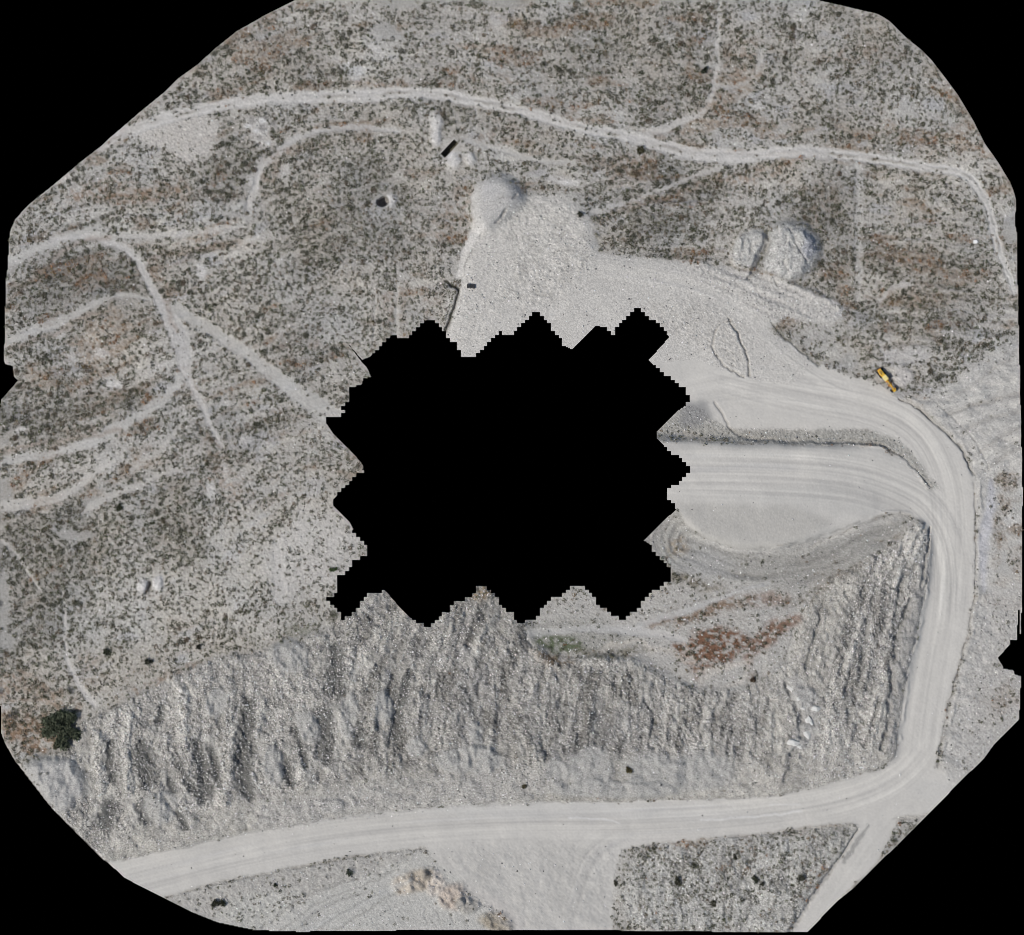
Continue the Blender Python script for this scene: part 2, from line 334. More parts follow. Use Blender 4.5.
# wheel-polished streaks and dust along the driven lines
def streaks(pts, half, k=.10, seed=100, zamp=.035):
    w, D, G, L, Wd = dist(pts, half + 4, 0)
    e = (1 - smooth(half * .5, half * 1.05, D)) * roadm[w] * smooth(0, 45, L) * smooth(0, 45, L.max() - L)
    n = fbm(G / 3.2, L / 170, seed, 3) + .6 * vn(G / 1.2, L / 90, seed + 4)
    m = np.zeros(SH, np.float32); m[w] = n * e
    tint(m, (1 + k, 1 + k, 1 + k * .95))
    Z[w] += zamp * n * e
    m2 = np.zeros(SH, np.float32); m2[w] = smooth(.35, .7, fbm(G / 6, L / 130, seed + 7, 2)) * e
    tint(m2, (.95, .955, .97))
streaks([(60,898),(200,862),(300,840),(400,828),(511,822),(637,822),(767,814),(850,800),(905,775),(935,730)], 22, .15, 100)
streaks([(920,770),(922,740),(930,680),(945,600),(950,530),(945,480),(920,430),(870,405),(800,395),(700,370)], 26, .15, 110)
streaks([(640,470),(740,470),(840,475),(890,488),(930,510),(950,560),(945,640)], 34, .16, 120)
streaks([(560,940),(575,890),(590,850),(640,825)], 22, .12, 330, .06)
streaks([(800,930),(840,880),(880,820),(920,790)], 16, .06, 130)
roadm0 = roadm; roadm = np.clip(roadm + .8 * spread, 0, 1)
streaks([(560,285),(590,272),(640,278),(700,290),(740,310),(780,350),(830,385),(880,400)], 22, .11, 140, .09)
streaks([(600,262),(660,270),(740,282),(800,300),(850,316)], 14, .09, 144, .12)
streaks([(640,420),(700,390),(780,385),(860,400)], 26, .08, 146, .06)
streaks([(470,365),(482,310),(500,260),(520,200)], 24, .07, 150, .07)
roadm = roadm0
tint(poly([(672,503),(720,505),(800,508),(835,522),(783,549),(740,549),(700,540)], 3, 2), (.84,.84,.835)); setf(rough, poly([(672,503),(800,508),(835,522),(783,549),(700,540)], 3, 2), .035)
# pads: slow dust mottling
tint(spread + roadm, 1 + .0 * soil)
A *= (1 + .035 * fbm(GX / 18, GY / 12, 160, 3) * np.clip(spread + roadm, 0, 1))[..., None]
tint(blob(800,500,60,9,5,.6,2), (.95,.955,.96)); tint(blob(815,490,25,10,0,.6,2), (.95,.955,.96)); tint(blob(560,812,160,8,1,.6,2), (.955,.965,.985))
tint(blob(930,790,18,10,0,.6,2), (.96,.965,.975))
for pts in ([(700,820),(725,818),(770,816),(800,812)], [(570,818),(600,819),(620,823)], [(770,806),(800,804)]):
    paint(band([(x, y, 1.3) for x, y in pts], .9, 1), (.68, .67, .66), .6)

# east of the haul road: graded, lumpy pale ground
east = poly([(905,398),(940,392),(980,360),(1022,345),(1024,470),(1024,500),(1000,468),(990,500),(994,560),(985,600),(1000,640),(980,680),(968,740),(960,780),(940,772),(950,705),(968,640),(976,590),(977,500),(968,455),(940,422)], 2.5, 1)
paint(east, (0.475, 0.46, 0.435), .9); dens *= 1 - .96 * east; setf(rough, east, .06); setf(stone, east, .10)
eb = poly([(985,490),(1024,470),(1024,600),(990,600)], 3, 1); paint(eb, (0.47, 0.46, 0.44), .6); dens *= 1 - .9 * eb
paint(poly([(985,600),(1024,580),(1024,720),(960,785),(950,770),(968,690)], 3, 1), (0.43, 0.415, 0.395), .8)
m = poly([(975,600),(1024,575),(1024,725),(955,790),(945,770),(955,705)], 3, 1); dens *= 1 - .8 * m; setf(rough, m, .10); setf(stone, m, .22)
paint(band([(992,482,5),(990,510,10),(985,530,11),(983,560,8),(984,590,3)], 3, 1), (0.46, 0.455, 0.475), .85)
for x, y, rx, ry, rot, k in [(1008,480,13,6,-20,.5),(1000,520,7,20,8,.45),(1016,560,8,14,0,.4),(1002,700,9,20,20,.35),(1010,487,9,5,-20,.8),(1003,505,5,11,-20,.5),(1018,530,9,5,0,.7),(1000,540,6,9,10,.5),(996,560,4,9,0,.4),(1005,478,10,4,-30,.4),(1015,700,6,4,20,.4)]:
    m = blob(x, y, rx, ry, rot, .5, 2) * (.4 + .6 * crumb); paint(m, (0.21, 0.165, 0.125), k); dens[:] += .5 * m; rough[:] += .06 * m
paint(blob(1012,520,8,6,0,.4,2), (.52,.51,.49), .7)
Z += .8 * east * fbm(GX / 14, GY / 9, 340, 3); A *= (1 + .12 * east * fbm(GX / 12, GY / 7, 342, 3))[..., None]
for pts in ([(950,416,3),(975,404,4),(1022,392,4)], [(962,432,3),(990,420,5),(1022,408,5)], [(975,452,3),(995,438,4),(1022,426,3)], [(985,470,3),(1005,456,4),(1022,446,3)], [(950,395,2),(985,378,3),(1020,352,3)]):
    m = band(pts, 2.2, 2); tint(m, (.84,.835,.83)); Z -= .5 * m
for pts in ([(945,405,4),(980,395,5),(1022,378,6)], [(975,462,3),(1000,446,4),(1022,436,3)], [(960,424,3),(990,412,3),(1022,400,3)]):
    m = band(pts, 2, 2); tint(m, (1.12,1.12,1.11)); Z += .3 * m
for y in (385, 397, 410, 424): 
    w, D, G, L, Wd = dist([(905,y),(950,y-6),(985,y-18),(1022,y-26)], 12, 2); Z[w] += .35 * np.exp(-(D / 3) ** 2) * east[w]

# ---- spoil heaps tipped in rows along the bottom
spoil = poly([(24,762),(60,752),(82,722),(104,712),(130,700),(172,676),(212,660),(262,650),(300,640),(330,628),(345,616),(356,606),(380,585),(420,600),(480,580),(520,600),(528,640),(560,662),(600,655),(640,660),(672,682),(700,690),(745,690),(790,660),(800,610),
              (830,578),(862,560),(900,540),(918,518),(930,528),(928,580),(915,643),(902,701),(898,726),(893,760),(855,777),(818,789),(767,799),(637,802),(511,804),(406,809),(343,817),(256,831),(150,855),(105,864),(60,820)], 1.5, 1)
spoil *= 1 - roadm
spoil2 = poly([(650,850),(712,842),(768,835),(848,826),(856,829),(840,852),(815,888),(790,934),(640,934),(622,910),(620,880),(628,860)], 4, 2) * (1 - roadm)
strip = poly([(150,900),(212,885),(256,875),(356,857),(425,848),(410,862),(360,880),(330,890),(300,934),(200,934)], 1.5, 1)
south = poly([(330,890),(380,872),(425,852),(450,870),(480,895),(520,934),(250,934)], 2, 1)
paint(strip, (0.40, 0.385, 0.36)); dens *= 1 - .75 * strip; setf(rough, strip, .09); setf(stone, strip, .15)
paint(south, (0.45, 0.44, 0.415)); dens *= 1 - .95 * south; setf(rough, south, .07); setf(stone, south, .10)
paint(poly([(212,922),(225,902),(260,892),(300,890),(290,915),(255,934)], 2, 1), (0.46, 0.45, 0.42), .8)
paint(spoil, (0.382, 0.366, 0.34)); paint(spoil2, (0.415, 0.405, 0.38))
dens *= 1 - .985 * spoil; dens *= 1 - .25 * spoil2
for m, q in ((spoil, 1), (spoil2, .6)): setf(rough, m, .19 * q); setf(stone, m, .7 * q)
zone[(spoil > .5) & (zone == 0)] = 3; zone[(spoil2 > .5)] = 3
mid = smooth(330, 400, GX) * smooth(700, 600, GX) * spoil
lef = spoil * smooth(370, 330, GX); rig = spoil * smooth(735, 790, GX)
tint(mid, (.93, .93, .925))
lean = GX - .0017 * np.clip(745 - GY, 0, None) ** 2 * smooth(300, 420, GX) + 7 * fbm(GX / 40, GY / 40, 170, 2)
leanr = GX + .26 * (GY - 650) - .0012 * np.clip(660 - GY, 0, None) ** 2
wr = smooth(690, 770, GX); U = lean * (1 - wr) + leanr * wr
stony = smooth(832, 842, leanr) * smooth(902, 892, leanr) * rig
apron = poly([(90,868),(110,838),(150,826),(200,812),(256,796),(340,780),(420,772),(520,768),(545,766),(560,752),(600,748),(640,762),(700,752),(740,758),(768,772),(800,764),(830,752),(880,748),(900,745),(900,800),(100,870)], 4, 2)
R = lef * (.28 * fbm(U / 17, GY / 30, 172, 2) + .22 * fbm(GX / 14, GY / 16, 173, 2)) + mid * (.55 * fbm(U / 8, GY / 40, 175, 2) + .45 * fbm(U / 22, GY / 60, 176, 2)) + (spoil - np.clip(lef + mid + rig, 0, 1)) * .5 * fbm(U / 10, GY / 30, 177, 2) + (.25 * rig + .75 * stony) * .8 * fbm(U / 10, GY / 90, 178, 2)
R *= 1 - .85 * apron
Z += 1.9 * R
Z += spoil * (1.0 - .6 * apron) * fbm(GX / 5.5, GY / 7, 181, 3)
Z += spoil2 * (.9 * fbm(GX / 8, GY / 12, 190, 3)) + .3 * strip * fbm(GX / 5, GY / 5, 193, 3)
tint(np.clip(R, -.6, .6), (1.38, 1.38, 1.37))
Z += 2.4 * blur(spoil, 4) + 1.3 * blur(spoil2, 3) + .5 * blur(strip, 3)
coarse = (1 - .8 * apron) * (1 - .55 * lef) * (1 - .8 * (rig - stony)) * smooth(.08, .34, fbm(U / 10, GY / 30, 290, 3) - .5 * R) * np.clip(spoil + .8 * spoil2, 0, 1); fines = smooth(.12, .32, fbm(U / 13, GY / 30, 294, 3)) * spoil * (1 - coarse) * (1 - .5 * mid)
tint(coarse, (.70, .70, .70)); tint(fines, (1.06, 1.06, 1.05)); setf(rough, coarse, .30); setf(rough, fines, .05); setf(stone, fines, .12)
calm = np.clip(apron + .9 * (rig - stony), 0, 1) * spoil; setf(rough, calm, .09); setf(stone, calm, .25); tint(calm, (1.05, 1.045, 1.03)); tint(stony, (1.1, 1.1, 1.1)); setf(stone, stony, .95)
Z += .7 * apron * spoil * fbm(GX / 12, GY / 9, 350, 2)
knot = (1 - .7 * apron) * smooth(.25, .5, fbm(GX / 3.0, GY / 3.6, 298, 2)) * np.clip(spoil * (.35 + .65 * coarse) + .6 * spoil2, 0, 1); tint(knot, (.62, .62, .61))
clump = fbm(GX / 5, GY / 8, 270, 3)
A *= (1 + .30 * spoil * clump + .22 * spoil2 * clump)[..., None]
A *= (1 + .16 * spoil * fbm(GX / 13, GY / 26, 196, 3) + .1 * spoil2 * fbm(GX / 9, GY / 16, 199, 3))[..., None]
bl = mid * smooth(.1, .5, fbm(lean / 16, GY / 40, 202, 2)); tint(bl, (.86, .865, .885))

def berm(pts, h, wd, off=0, k=0):
    w, D, G, L, Wd = dist(pts, wd * 3 + 3, 1)
    hh = .5 * h * np.clip(.6 + 1.1 * fbm(L / 9, G / 9, 230, 2), 0, 1.4)
    Z[w] += hh * np.exp(-((G - off) / wd) ** 2) * (D < wd * 3)
# gullies between the windrows: dark coarse rubble and their shade, painted together
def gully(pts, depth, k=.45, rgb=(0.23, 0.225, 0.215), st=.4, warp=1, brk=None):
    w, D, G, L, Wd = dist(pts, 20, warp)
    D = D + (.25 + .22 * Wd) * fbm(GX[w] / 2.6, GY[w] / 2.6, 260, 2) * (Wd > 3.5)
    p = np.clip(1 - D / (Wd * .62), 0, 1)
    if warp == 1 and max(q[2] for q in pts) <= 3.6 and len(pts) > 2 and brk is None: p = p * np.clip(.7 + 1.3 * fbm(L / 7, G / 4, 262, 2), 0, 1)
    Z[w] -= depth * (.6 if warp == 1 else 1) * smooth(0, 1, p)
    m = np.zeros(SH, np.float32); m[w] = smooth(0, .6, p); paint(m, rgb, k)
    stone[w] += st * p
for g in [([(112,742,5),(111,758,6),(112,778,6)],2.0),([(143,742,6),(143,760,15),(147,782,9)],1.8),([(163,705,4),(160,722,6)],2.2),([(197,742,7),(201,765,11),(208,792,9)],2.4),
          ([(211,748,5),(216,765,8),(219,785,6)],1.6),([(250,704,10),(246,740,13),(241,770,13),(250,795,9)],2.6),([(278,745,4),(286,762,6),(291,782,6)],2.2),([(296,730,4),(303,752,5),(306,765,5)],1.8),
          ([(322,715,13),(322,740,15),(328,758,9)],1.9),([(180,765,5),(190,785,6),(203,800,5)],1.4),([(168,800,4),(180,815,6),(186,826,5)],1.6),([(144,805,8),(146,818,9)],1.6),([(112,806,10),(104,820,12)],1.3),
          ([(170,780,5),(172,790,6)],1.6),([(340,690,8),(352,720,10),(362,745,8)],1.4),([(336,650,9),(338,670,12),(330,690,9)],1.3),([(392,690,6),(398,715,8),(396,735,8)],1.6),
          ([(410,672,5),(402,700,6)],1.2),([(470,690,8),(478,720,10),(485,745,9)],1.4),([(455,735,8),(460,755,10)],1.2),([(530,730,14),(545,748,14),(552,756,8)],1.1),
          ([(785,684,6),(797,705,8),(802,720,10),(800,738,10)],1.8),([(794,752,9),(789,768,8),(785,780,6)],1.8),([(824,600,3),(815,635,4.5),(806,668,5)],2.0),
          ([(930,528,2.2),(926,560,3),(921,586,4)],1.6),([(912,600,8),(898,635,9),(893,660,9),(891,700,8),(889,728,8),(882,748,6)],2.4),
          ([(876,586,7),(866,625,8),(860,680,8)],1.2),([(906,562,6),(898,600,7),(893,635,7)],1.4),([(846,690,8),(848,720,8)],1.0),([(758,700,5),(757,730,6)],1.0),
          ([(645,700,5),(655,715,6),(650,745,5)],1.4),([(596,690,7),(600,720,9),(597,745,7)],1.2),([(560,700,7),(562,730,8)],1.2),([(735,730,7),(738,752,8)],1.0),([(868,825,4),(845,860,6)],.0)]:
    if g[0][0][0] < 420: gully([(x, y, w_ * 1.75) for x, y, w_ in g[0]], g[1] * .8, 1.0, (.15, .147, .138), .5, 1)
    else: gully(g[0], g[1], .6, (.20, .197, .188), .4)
for pts in ([(98,738,8),(98,765,11),(100,792,8)], [(128,716,8),(126,750,9),(130,792,9)], [(184,690,9),(182,720,12),(184,752,9)], [(232,684,9),(231,730,12),(226,800,13)], [(262,700,7),(258,730,8)], [(168,735,8),(175,760,6)], [(300,765,8),(306,785,8)], [(352,640,10),(345,680,8)], [(376,680,7),(372,730,6)]):
    m = band([(x, y, w_) for x, y, w_ in pts], 3, 2); Z += .9 * m; tint(m, (1.14, 1.14, 1.135)); setf(stone, m, 1.0); setf(rough, m, .2)
strp = band([(931,536,6),(925,590,22),(911,643,28),(900,701,24),(895,745,18)], 2, 1) * (1 - roadm); paint(strp, (.335,.325,.31), .8); setf(rough, strp, .06); setf(stone, strp, .12)  # east-facing bank above the road, its shade painted grey
# smooth fines washed between the heaps
for x, y, rx, ry, rot in [(218,703,9,13,10),(273,764,9,16,0),(307,728,9,14,-20),(160,806,14,14,0),(348,715,8,20,0),(382,708,7,15,0),(415,748,7,8,0),(476,740,6,18,-12),(804,696,9,9,0),(556,772,10,14,0),(590,768,20,20,0),(655,774,26,18,0),(702,770,26,18,0),(615,790,60,8,0),(290,655,18,14,20),(330,805,10,6,0),(470,760,30,12,0),(780,640,8,30,20)]:
    m = blob(x, y, rx * 1.2, ry * 1.15, rot, .22, 2); Z += .7 * m; paint(m, (.385, .375, .355), .92); setf(rough, m, .05); setf(stone, m, .12)
    
mfoot = poly([(256,806),(340,790),(420,776),(520,768),(560,775),(530,802),(400,810),(256,832)], 3, 1); setf(rough, mfoot, .10); setf(stone, mfoot, .45); paint(mfoot, (.42,.405,.385), .5)
# brown knolls at the south edge
for x, y, rx, ry, rot, h, col in [(418,880,13,10,-20,1.6,(.40,.35,.29)),(434,884,8,11,15,1.8,(.53,.48,.43)),(453,897,11,11,0,2.0,(.44,.38,.33)),(466,904,8,7,0,1.4,(.33,.315,.29)),(498,922,14,8,20,1.6,(.30,.265,.215)),(426,874,5,4,0,.8,(.27,.245,.215)),(404,886,9,8,0,.9,(.48,.43,.37))]:
    m = blob(x, y, rx * 1.25, ry * 1.2, rot, .3, 2); paint(m, col, .95); Z += .55 * h * m * (1 + 1.2 * fbm(GX / 5, GY / 5, 390, 2))
for k in range(7):
    x = 415 + k * 13; gully([(x, 893 + k * 2, 2.5), (x + 8, 905 + k * 2, 2.5), (x + 14, 925, 2)], .35, .15, (.3, .29, .27), 0)
paint(poly([(468,885),(480,890),(505,905),(530,925),(515,934),(490,912),(460,893)], 3, 1), (.50,.47,.445), .5)
# smooth grey heap at the south-west edge
m = poly([(22,764),(40,758),(68,757),(80,776),(85,792),(75,800),(60,815),(40,792)], 2, 1); paint(m, (.41,.40,.385), .9); setf(rough, m, .03); setf(stone, m, .04); Z += 2.2 * blur(m, 3)
paint(blob(78,808,12,10,0,.4,2), (.30,.29,.275), .6)

m = poly([(782,676),(800,676),(818,700),(818,730),(806,750),(786,752),(792,735),(800,720),(796,704)], 2, 1); setf(stone, m, .1); setf(rough, m, .06); paint(m, (.37,.36,.345), .7)
# ---- ground between the ramp and the spoil
slope = poly([(672,508),(700,506),(768,512),(800,530),(828,537),(862,522),(903,513),(920,520),(900,532),(862,562),(828,578),(790,592),(740,588),(700,575),(664,560),(644,541)], 2, 1) * (1 - roadm)
paint(slope, (0.335, 0.325, 0.302), .92); dens *= 1 - .9 * slope; setf(rough, slope, .07); setf(stone, slope, .12)
berm([(672,518),(700,542),(740,553),(783,552),(828,540),(862,526),(900,519)], 1.0, 2.2)
w, D, G, L, Wd = dist([(700,541),(740,551),(783,551),(828,540),(862,526),(900,517)], 12, 1); m = np.zeros(SH, np.float32); m[w] = np.exp(-(D / 2.6) ** 2); paint(m, (.50,.48,.45), .7)
w, D, G, L, Wd = dist([(690,540),(740,556),(783,556),(828,544),(862,530),(905,518)], 60, 2); m = np.zeros(SH, np.float32); m[w] = fbm(D / 4.5, L / 60, 400, 3); tint(m * slope, (1.3, 1.3, 1.3)); Z += .6 * m * slope
gully([(760,547,1.6),(790,545,2),(828,534,2),(860,521,1.8)], .7, .5, (.24,.23,.215), 0)
paint(blob(690,560,34,20,10,.5,2) * (1 - roadm), (.32,.315,.30), .7)
s2 = 0 * poly([(677,509),(768,508),(800,530),(783,548),(740,550),(700,540),(672,522)], 4, 2); paint(s2, (.45, .435, .41), .7); rough *= 1 - .5 * s2
low = poly([(622,621),(650,596),(672,580),(700,575),(790,592),(830,578),(800,610),(790,660),(745,690),(700,690),(672,682),(640,660),(600,655),(560,662),(530,645),(528,622),(575,585),(600,605)], 2, 1)
paint(low, (0.405, 0.39, 0.365), .9); dens *= 1 - .7 * low; setf(rough, low, .08); setf(stone, low, .2)
paint(poly([(528,628),(560,618),(605,622),(640,640),(600,655),(550,650),(534,646)], 3, 2), (.27, .265, .24), .6)
for pts, col, k in [([(668,540),(684,536),(690,552),(676,562),(668,556)], (.30,.245,.18), .7), ([(670,572),(700,578),(725,585),(720,590),(690,588),(672,580)], (.19,.165,.12), .7),
        ([(690,645),(692,628),(720,626),(745,632),(752,640),(735,652),(728,664),(708,662),(700,672),(696,660),(672,654),(672,646)], (.205,.115,.075), 1.0), ([(670,650),(690,640),(700,655),(716,664),(700,676),(690,664)], (.2,.115,.075), .8), ([(745,640),(770,622),(800,612),(790,628),(762,646),(748,662)], (.2,.12,.08), .85), ([(640,622),(690,612),(735,600),(760,596),(735,610),(690,622),(650,630)], (.22,.15,.10), .7),
        ([(698,655),(704,660),(702,678),(696,676)], (.19,.12,.085), .8), ([(672,618),(700,608),(735,596),(742,600),(720,612),(690,620),(674,626)], (.27,.19,.135), .75),
        ([(742,598),(770,590),(790,594),(786,602),(750,608)], (.28,.18,.13), .55), ([(740,655),(770,618),(795,612),(800,620),(775,640),(752,655),(752,668),(744,668)], (.26,.155,.11), .6),
        ([(748,675),(756,676),(754,684),(748,684)], (.16,.12,.09), .8), ([(538,650),(560,655),(578,650),(572,664),(552,670),(540,662)], (.17,.125,.085), .9),
        ([(538,632),(570,636),(590,642),(580,652),(548,652),(534,642)], (.125,.145,.09), 1.0), ([(575,646),(600,650),(640,646),(650,652),(610,658),(580,656)], (.16,.15,.105), .6), ([(475,585),(490,586),(492,598),(470,600)], (.34,.26,.17), .9),
        ([(775,604),(790,596),(812,588),(830,577),(862,562),(862,568),(830,586),(812,596),(785,606)], (.19,.17,.14), .7), ([(600,648),(640,650),(632,658),(602,656)], (.20,.17,.13), .45),
        ([(335,604),(345,612),(335,625),(326,618)], (.28,.25,.22), .5), ([(285,628),(310,624),(312,632),(288,636)], (.20,.21,.15), .5)]:
    m = blur(poly(pts, 1.5, 2), 1.5) * (.18 + .82 * smooth(-.32, .12, fbm(GX / 4, GY / 3.2, 210, 3))); paint(m, tuple(c * .86 for c in col), k); dens[:] += .25 * m
for pts, k in [([(530,650),(548,668),(556,672)], .6), ([(600,652),(612,644),(640,640),(650,655),(665,650),(700,664),(690,650),(680,640),(650,634)], .55), ([(700,670),(735,664),(750,660)], .6), ([(700,690),(704,676),(730,668),(748,662),(745,684),(720,690)], .4)]:
    paint(band([(x, y, 5) for x, y in pts], 2, 2), (.52, .48, .43), k)
track([(640,625,5),(680,612,5),(712,602,4),(740,590,3),(768,583,3)], .5, (.46,.455,.45), d=.9)
track([(530,634,6),(580,628,6),(640,630,7),(685,640,5)], .6, (.46,.45,.44), d=.9)
gully([(640,614,2),(680,608,2.2),(712,596,2.2),(760,584,1.5)], .6, .3, (.22,.21,.2), 0)
paint(blob(706,565,26,14,10,.5,2), (.35,.345,.335), .5)

# ---- ramp, banks, berms
ramp = poly([(640,436),(737,443),(878,446),(908,462),(935,500),(903,512),(860,522),(783,548),(740,549),(700,538),(680,520),(640,500)], 0, 0)
fall = smooth(935, 800, GX)
Z += 3.6 * blur(ramp, 3.2) * fall
bank = poly([(677,408),(690,404),(704,408),(712,420),(735,430),(768,430),(868,430),(898,440),(918,459),(938,488),(930,490),(908,460),(878,444),(800,445),(737,442),(690,432),(657,432)], 1.4, 1)
paint(bank, (.345, .335, .31), .95); dens *= 1 - .93 * bank; setf(rough, bank, .11); setf(stone, bank, .3)  # shade of the north-facing bank put into a greyer colour
paint(poly([(684,400),(706,400),(716,418),(704,428),(680,426)], 2.5, 2), (.24,.238,.24), .75)
zone[(bank > .5)] = 0
berm([(737,441),(800,443),(878,444),(906,459),(928,486)], 1.1, 1.6)
gully([(900,399,2),(918,409,3),(943,429,3.4),(963,449,3),(974,476,2)], .8, .45, (.24,.23,.21), .1, brk=1)  # the roadside berm's shade line, painted in
gully([(990,470,2),(984,455,2.5),(975,440,2.5),(955,418,2),(935,402,1.5)], .5, .25, (.3,.29,.27), .1, brk=1)
gully([(714,402,3),(724,418,3.5),(737,439,4),(800,442,4.4),(876,442,4.2),(904,456,3),(930,486,2)], .9, .35, (.24,.23,.215), .1, brk=1)  # shade line along the bank crest, painted as well as carved
berm([(768,550),(783,547),(828,535),(860,521),(878,514),(903,511),(920,517),(931,535),(930,580),(917,643),(905,701),(900,740)], .9, 1.5)
gully([(900,399,1.6),(918,409,2.6),(943,429,3),(963,449,3),(974,478,2.4),(976,518,2),(976,593,2),(967,640,2),(951,700,2.6),(943,735,3),(937,766,3)], .8, .4, (.27,.26,.24), .1)  # painted shade line of the berm along the whole right edge
berm([(903,395),(921,405),(946,425),(967,447),(979,478),(980,518),(979,593),(971,640),(955,700),(947,735),(941,766)], .8, 1.8)
gully([(770,322,2),(783,336,2.5),(793,344,3.5),(806,354,4.5),(818,365,4)], .9, .6, (.20,.195,.175), .1, brk=1)
gully([(728,318,1.5),(736,332,2),(743,345,2.4),(748,362,2.4),(750,376,2.2)], 1.6, .6, (.27,.26,.245), 0, brk=1)  # east-facing side of the oval, shade painted along the carved line
gully([(716,330,1),(722,322,1.4),(732,320,1.8)], .9, .35, (.3,.29,.27), 0, brk=1)
gully([(716,330,2.4),(713,338,2.6),(712,350,2.6),(722,366,2.4),(745,378,2.2)], 1.2, .4, (.31,.30,.28), 0, brk=1)
berm([(726,322),(735,336),(741,350),(745,368),(744,374)], .9, 2.0)
for k in range(5): gully([(722+k*3,342+k*7,1.6),(733,346+k*7,1.8)], .4, .25, (.3,.29,.27), 0)
gully([(105,863,2),(150,854,2),(200,844,2),(256,831,2.2),(343,817,2),(406,809,1.6),(511,804,1.2),(637,801,2.2),(700,799,2.6),(767,797,3),(800,791,2)], .5, .4, (.26,.25,.235), .1)
gully([(165,898,2),(212,885,3),(256,875,3.5),(356,857,3.2),(426,847,2.4)], .7, .5, (.28,.27,.25), .1)  # shade under the road's lower edge painted as a dark line
gully([(425,849,2),(408,860,3),(385,870,2.6),(362,876,2),(330,888,1.6)], .8, .55, (.24,.235,.23), 0)
gully([(632,847,2),(712,840,1.8),(768,834,2),(848,825,1.6)], .5, .35, (.28,.27,.25), .1)
gully([(858,828,1.5),(845,850,4),(820,886,5),(797,921,6),(790,934,6)], 1.3, .5, (.25,.245,.235), .05)  # slope facing the side road, darkened in colour for its shade
gully([(893,818,2),(905,818,2)], .2, .3)
paint(poly([(900,819),(932,817),(880,868),(884,848)], 1.5, 1), (.36,.35,.33), .85)
paint(band([(270,934,14),(310,903,14),(350,888,13),(400,866,10),(430,852,6)], 2.5, 1), (.47,.458,.43), .7)
paint(band([(300,934,5),(345,912,5),(385,892,5),(410,880,4)], 2, 1), (.455,.45,.435), .6)
for pts in ([(276,934),(320,900),(360,888),(395,870)], [(310,934),(350,908),(378,894)], [(262,928),(300,897),(345,881)], [(330,934),(365,912),(400,890)], [(286,936),(328,904),(362,893)]):
    gully([(x, y, 2.4) for x, y in pts], .45, .45, (.27,.265,.25), 0, brk=1)
paint(blob(985,610,6,30,8,.5,2), (.42,.41,.40), .3)
gully([(990,600,2),(982,630,2.4),(978,650,2)], .5, .3)

# ---- tipped heaps at the north (their own things)
def heap(pts, h, soft, rgb, k=1.0):
    m = poly(pts, 1.2, 2 if h > 4 or h < 3 else 1); Z[:] = Z + h * np.clip(blur(m, soft) * 1.15 - .1, 0, 1); paint(m, rgb, k); dens[:] = dens * (1 - m); return m
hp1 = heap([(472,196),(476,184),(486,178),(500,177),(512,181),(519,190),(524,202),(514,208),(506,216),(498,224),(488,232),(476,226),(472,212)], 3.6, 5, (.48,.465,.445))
setf(rough, hp1, .05); setf(stone, hp1, .1)
gully([(517,196,3),(509,206,3.6),(502,216,3.4),(497,224,3)], 1.6, .5, (.22,.215,.205), .1)  # heap's shaded east edge, painted dark and carved
gully([(500,199,2.5),(506,196,3),(512,203,3)], .8, .3, (.25,.24,.23), 0)
paint(blob(513,193,8,8,0,.5,1), (.36,.355,.36), .5); paint(blob(490,190,9,8,0,.5,1), (.50,.49,.485), .5)  # paints the heap's shaded east side and lit west side
gully([(482,234,2.5),(474,248,3),(467,262,3),(462,275,2)], .8, .45, (.27,.265,.255), 0)
track([(481,228,6),(470,240,6),(462,258,5),(458,275,4)], .8, (.55,.53,.505), zn=False)
hp2 = heap([(737,252),(740,240),(748,232),(757,229),(764,236),(764,244),(760,258),(750,268),(742,266),(734,264)], 2.4, 2.5, (.44,.43,.41))
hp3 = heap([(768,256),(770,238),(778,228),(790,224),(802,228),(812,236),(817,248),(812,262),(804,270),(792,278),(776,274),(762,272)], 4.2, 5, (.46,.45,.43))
for m in (hp2, hp3): setf(rough, m, .12); setf(stone, m, .25)
gully([(748,278,3),(757,268,6),(766,252,6),(769,238,5),(768,230,4)], 2.2, .6, (.30,.295,.28), .1)
Z += .9 * band([(766,272,4),(790,282,5),(815,293,5),(838,308,4)], 3, 2)
Z += np.clip(hp2 + hp3, 0, 1) * 1.5 * fbm((GX + .55 * GY) / 8 + .8 * fbm(GX / 9, GY / 9, 241, 2), (GY - .55 * GX) / 14, 240, 3)
paint(poly([(800,228),(812,236),(817,250),(808,262),(800,250),(804,242)], 1.5, 1), (.29,.30,.335), .8)  # shade on the heap's east flank painted bluish
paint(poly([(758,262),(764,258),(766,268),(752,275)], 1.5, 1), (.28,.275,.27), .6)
gully([(790,228,3),(794,240,3.4),(800,252,3.4),(806,262,3)], 1.5, .5, (.27,.27,.28), .1)
gully([(766,274,3),(778,286,3)], .6, .3)
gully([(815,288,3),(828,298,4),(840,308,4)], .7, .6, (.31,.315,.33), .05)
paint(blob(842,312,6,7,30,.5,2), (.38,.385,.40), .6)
paint(blob(850,362,9,9,0,.45,2), (.33,.325,.31), .7); dens *= 1 - blob(850,362,9,9,0,.45,2)
gully([(876,318,2),(858,336,3),(826,350,3)], .3, .15)
mb = poly([(805,322),(840,318),(840,340),(834,360),(818,356),(800,342)], 4, 2); dens *= 1 - .5 * mb; paint(mb, (.42,.41,.39), .5)
m = poly([(880,350),(905,344),(928,348),(926,362),(905,368),(890,366)], 2, 2); paint(m, (.43,.42,.41), .7); dens *= 1 - .85 * m
m = blob(903,376,11,9,50,.4,1); paint(m, (.47,.445,.425), .8); dens *= 1 - m; Z += .9 * m
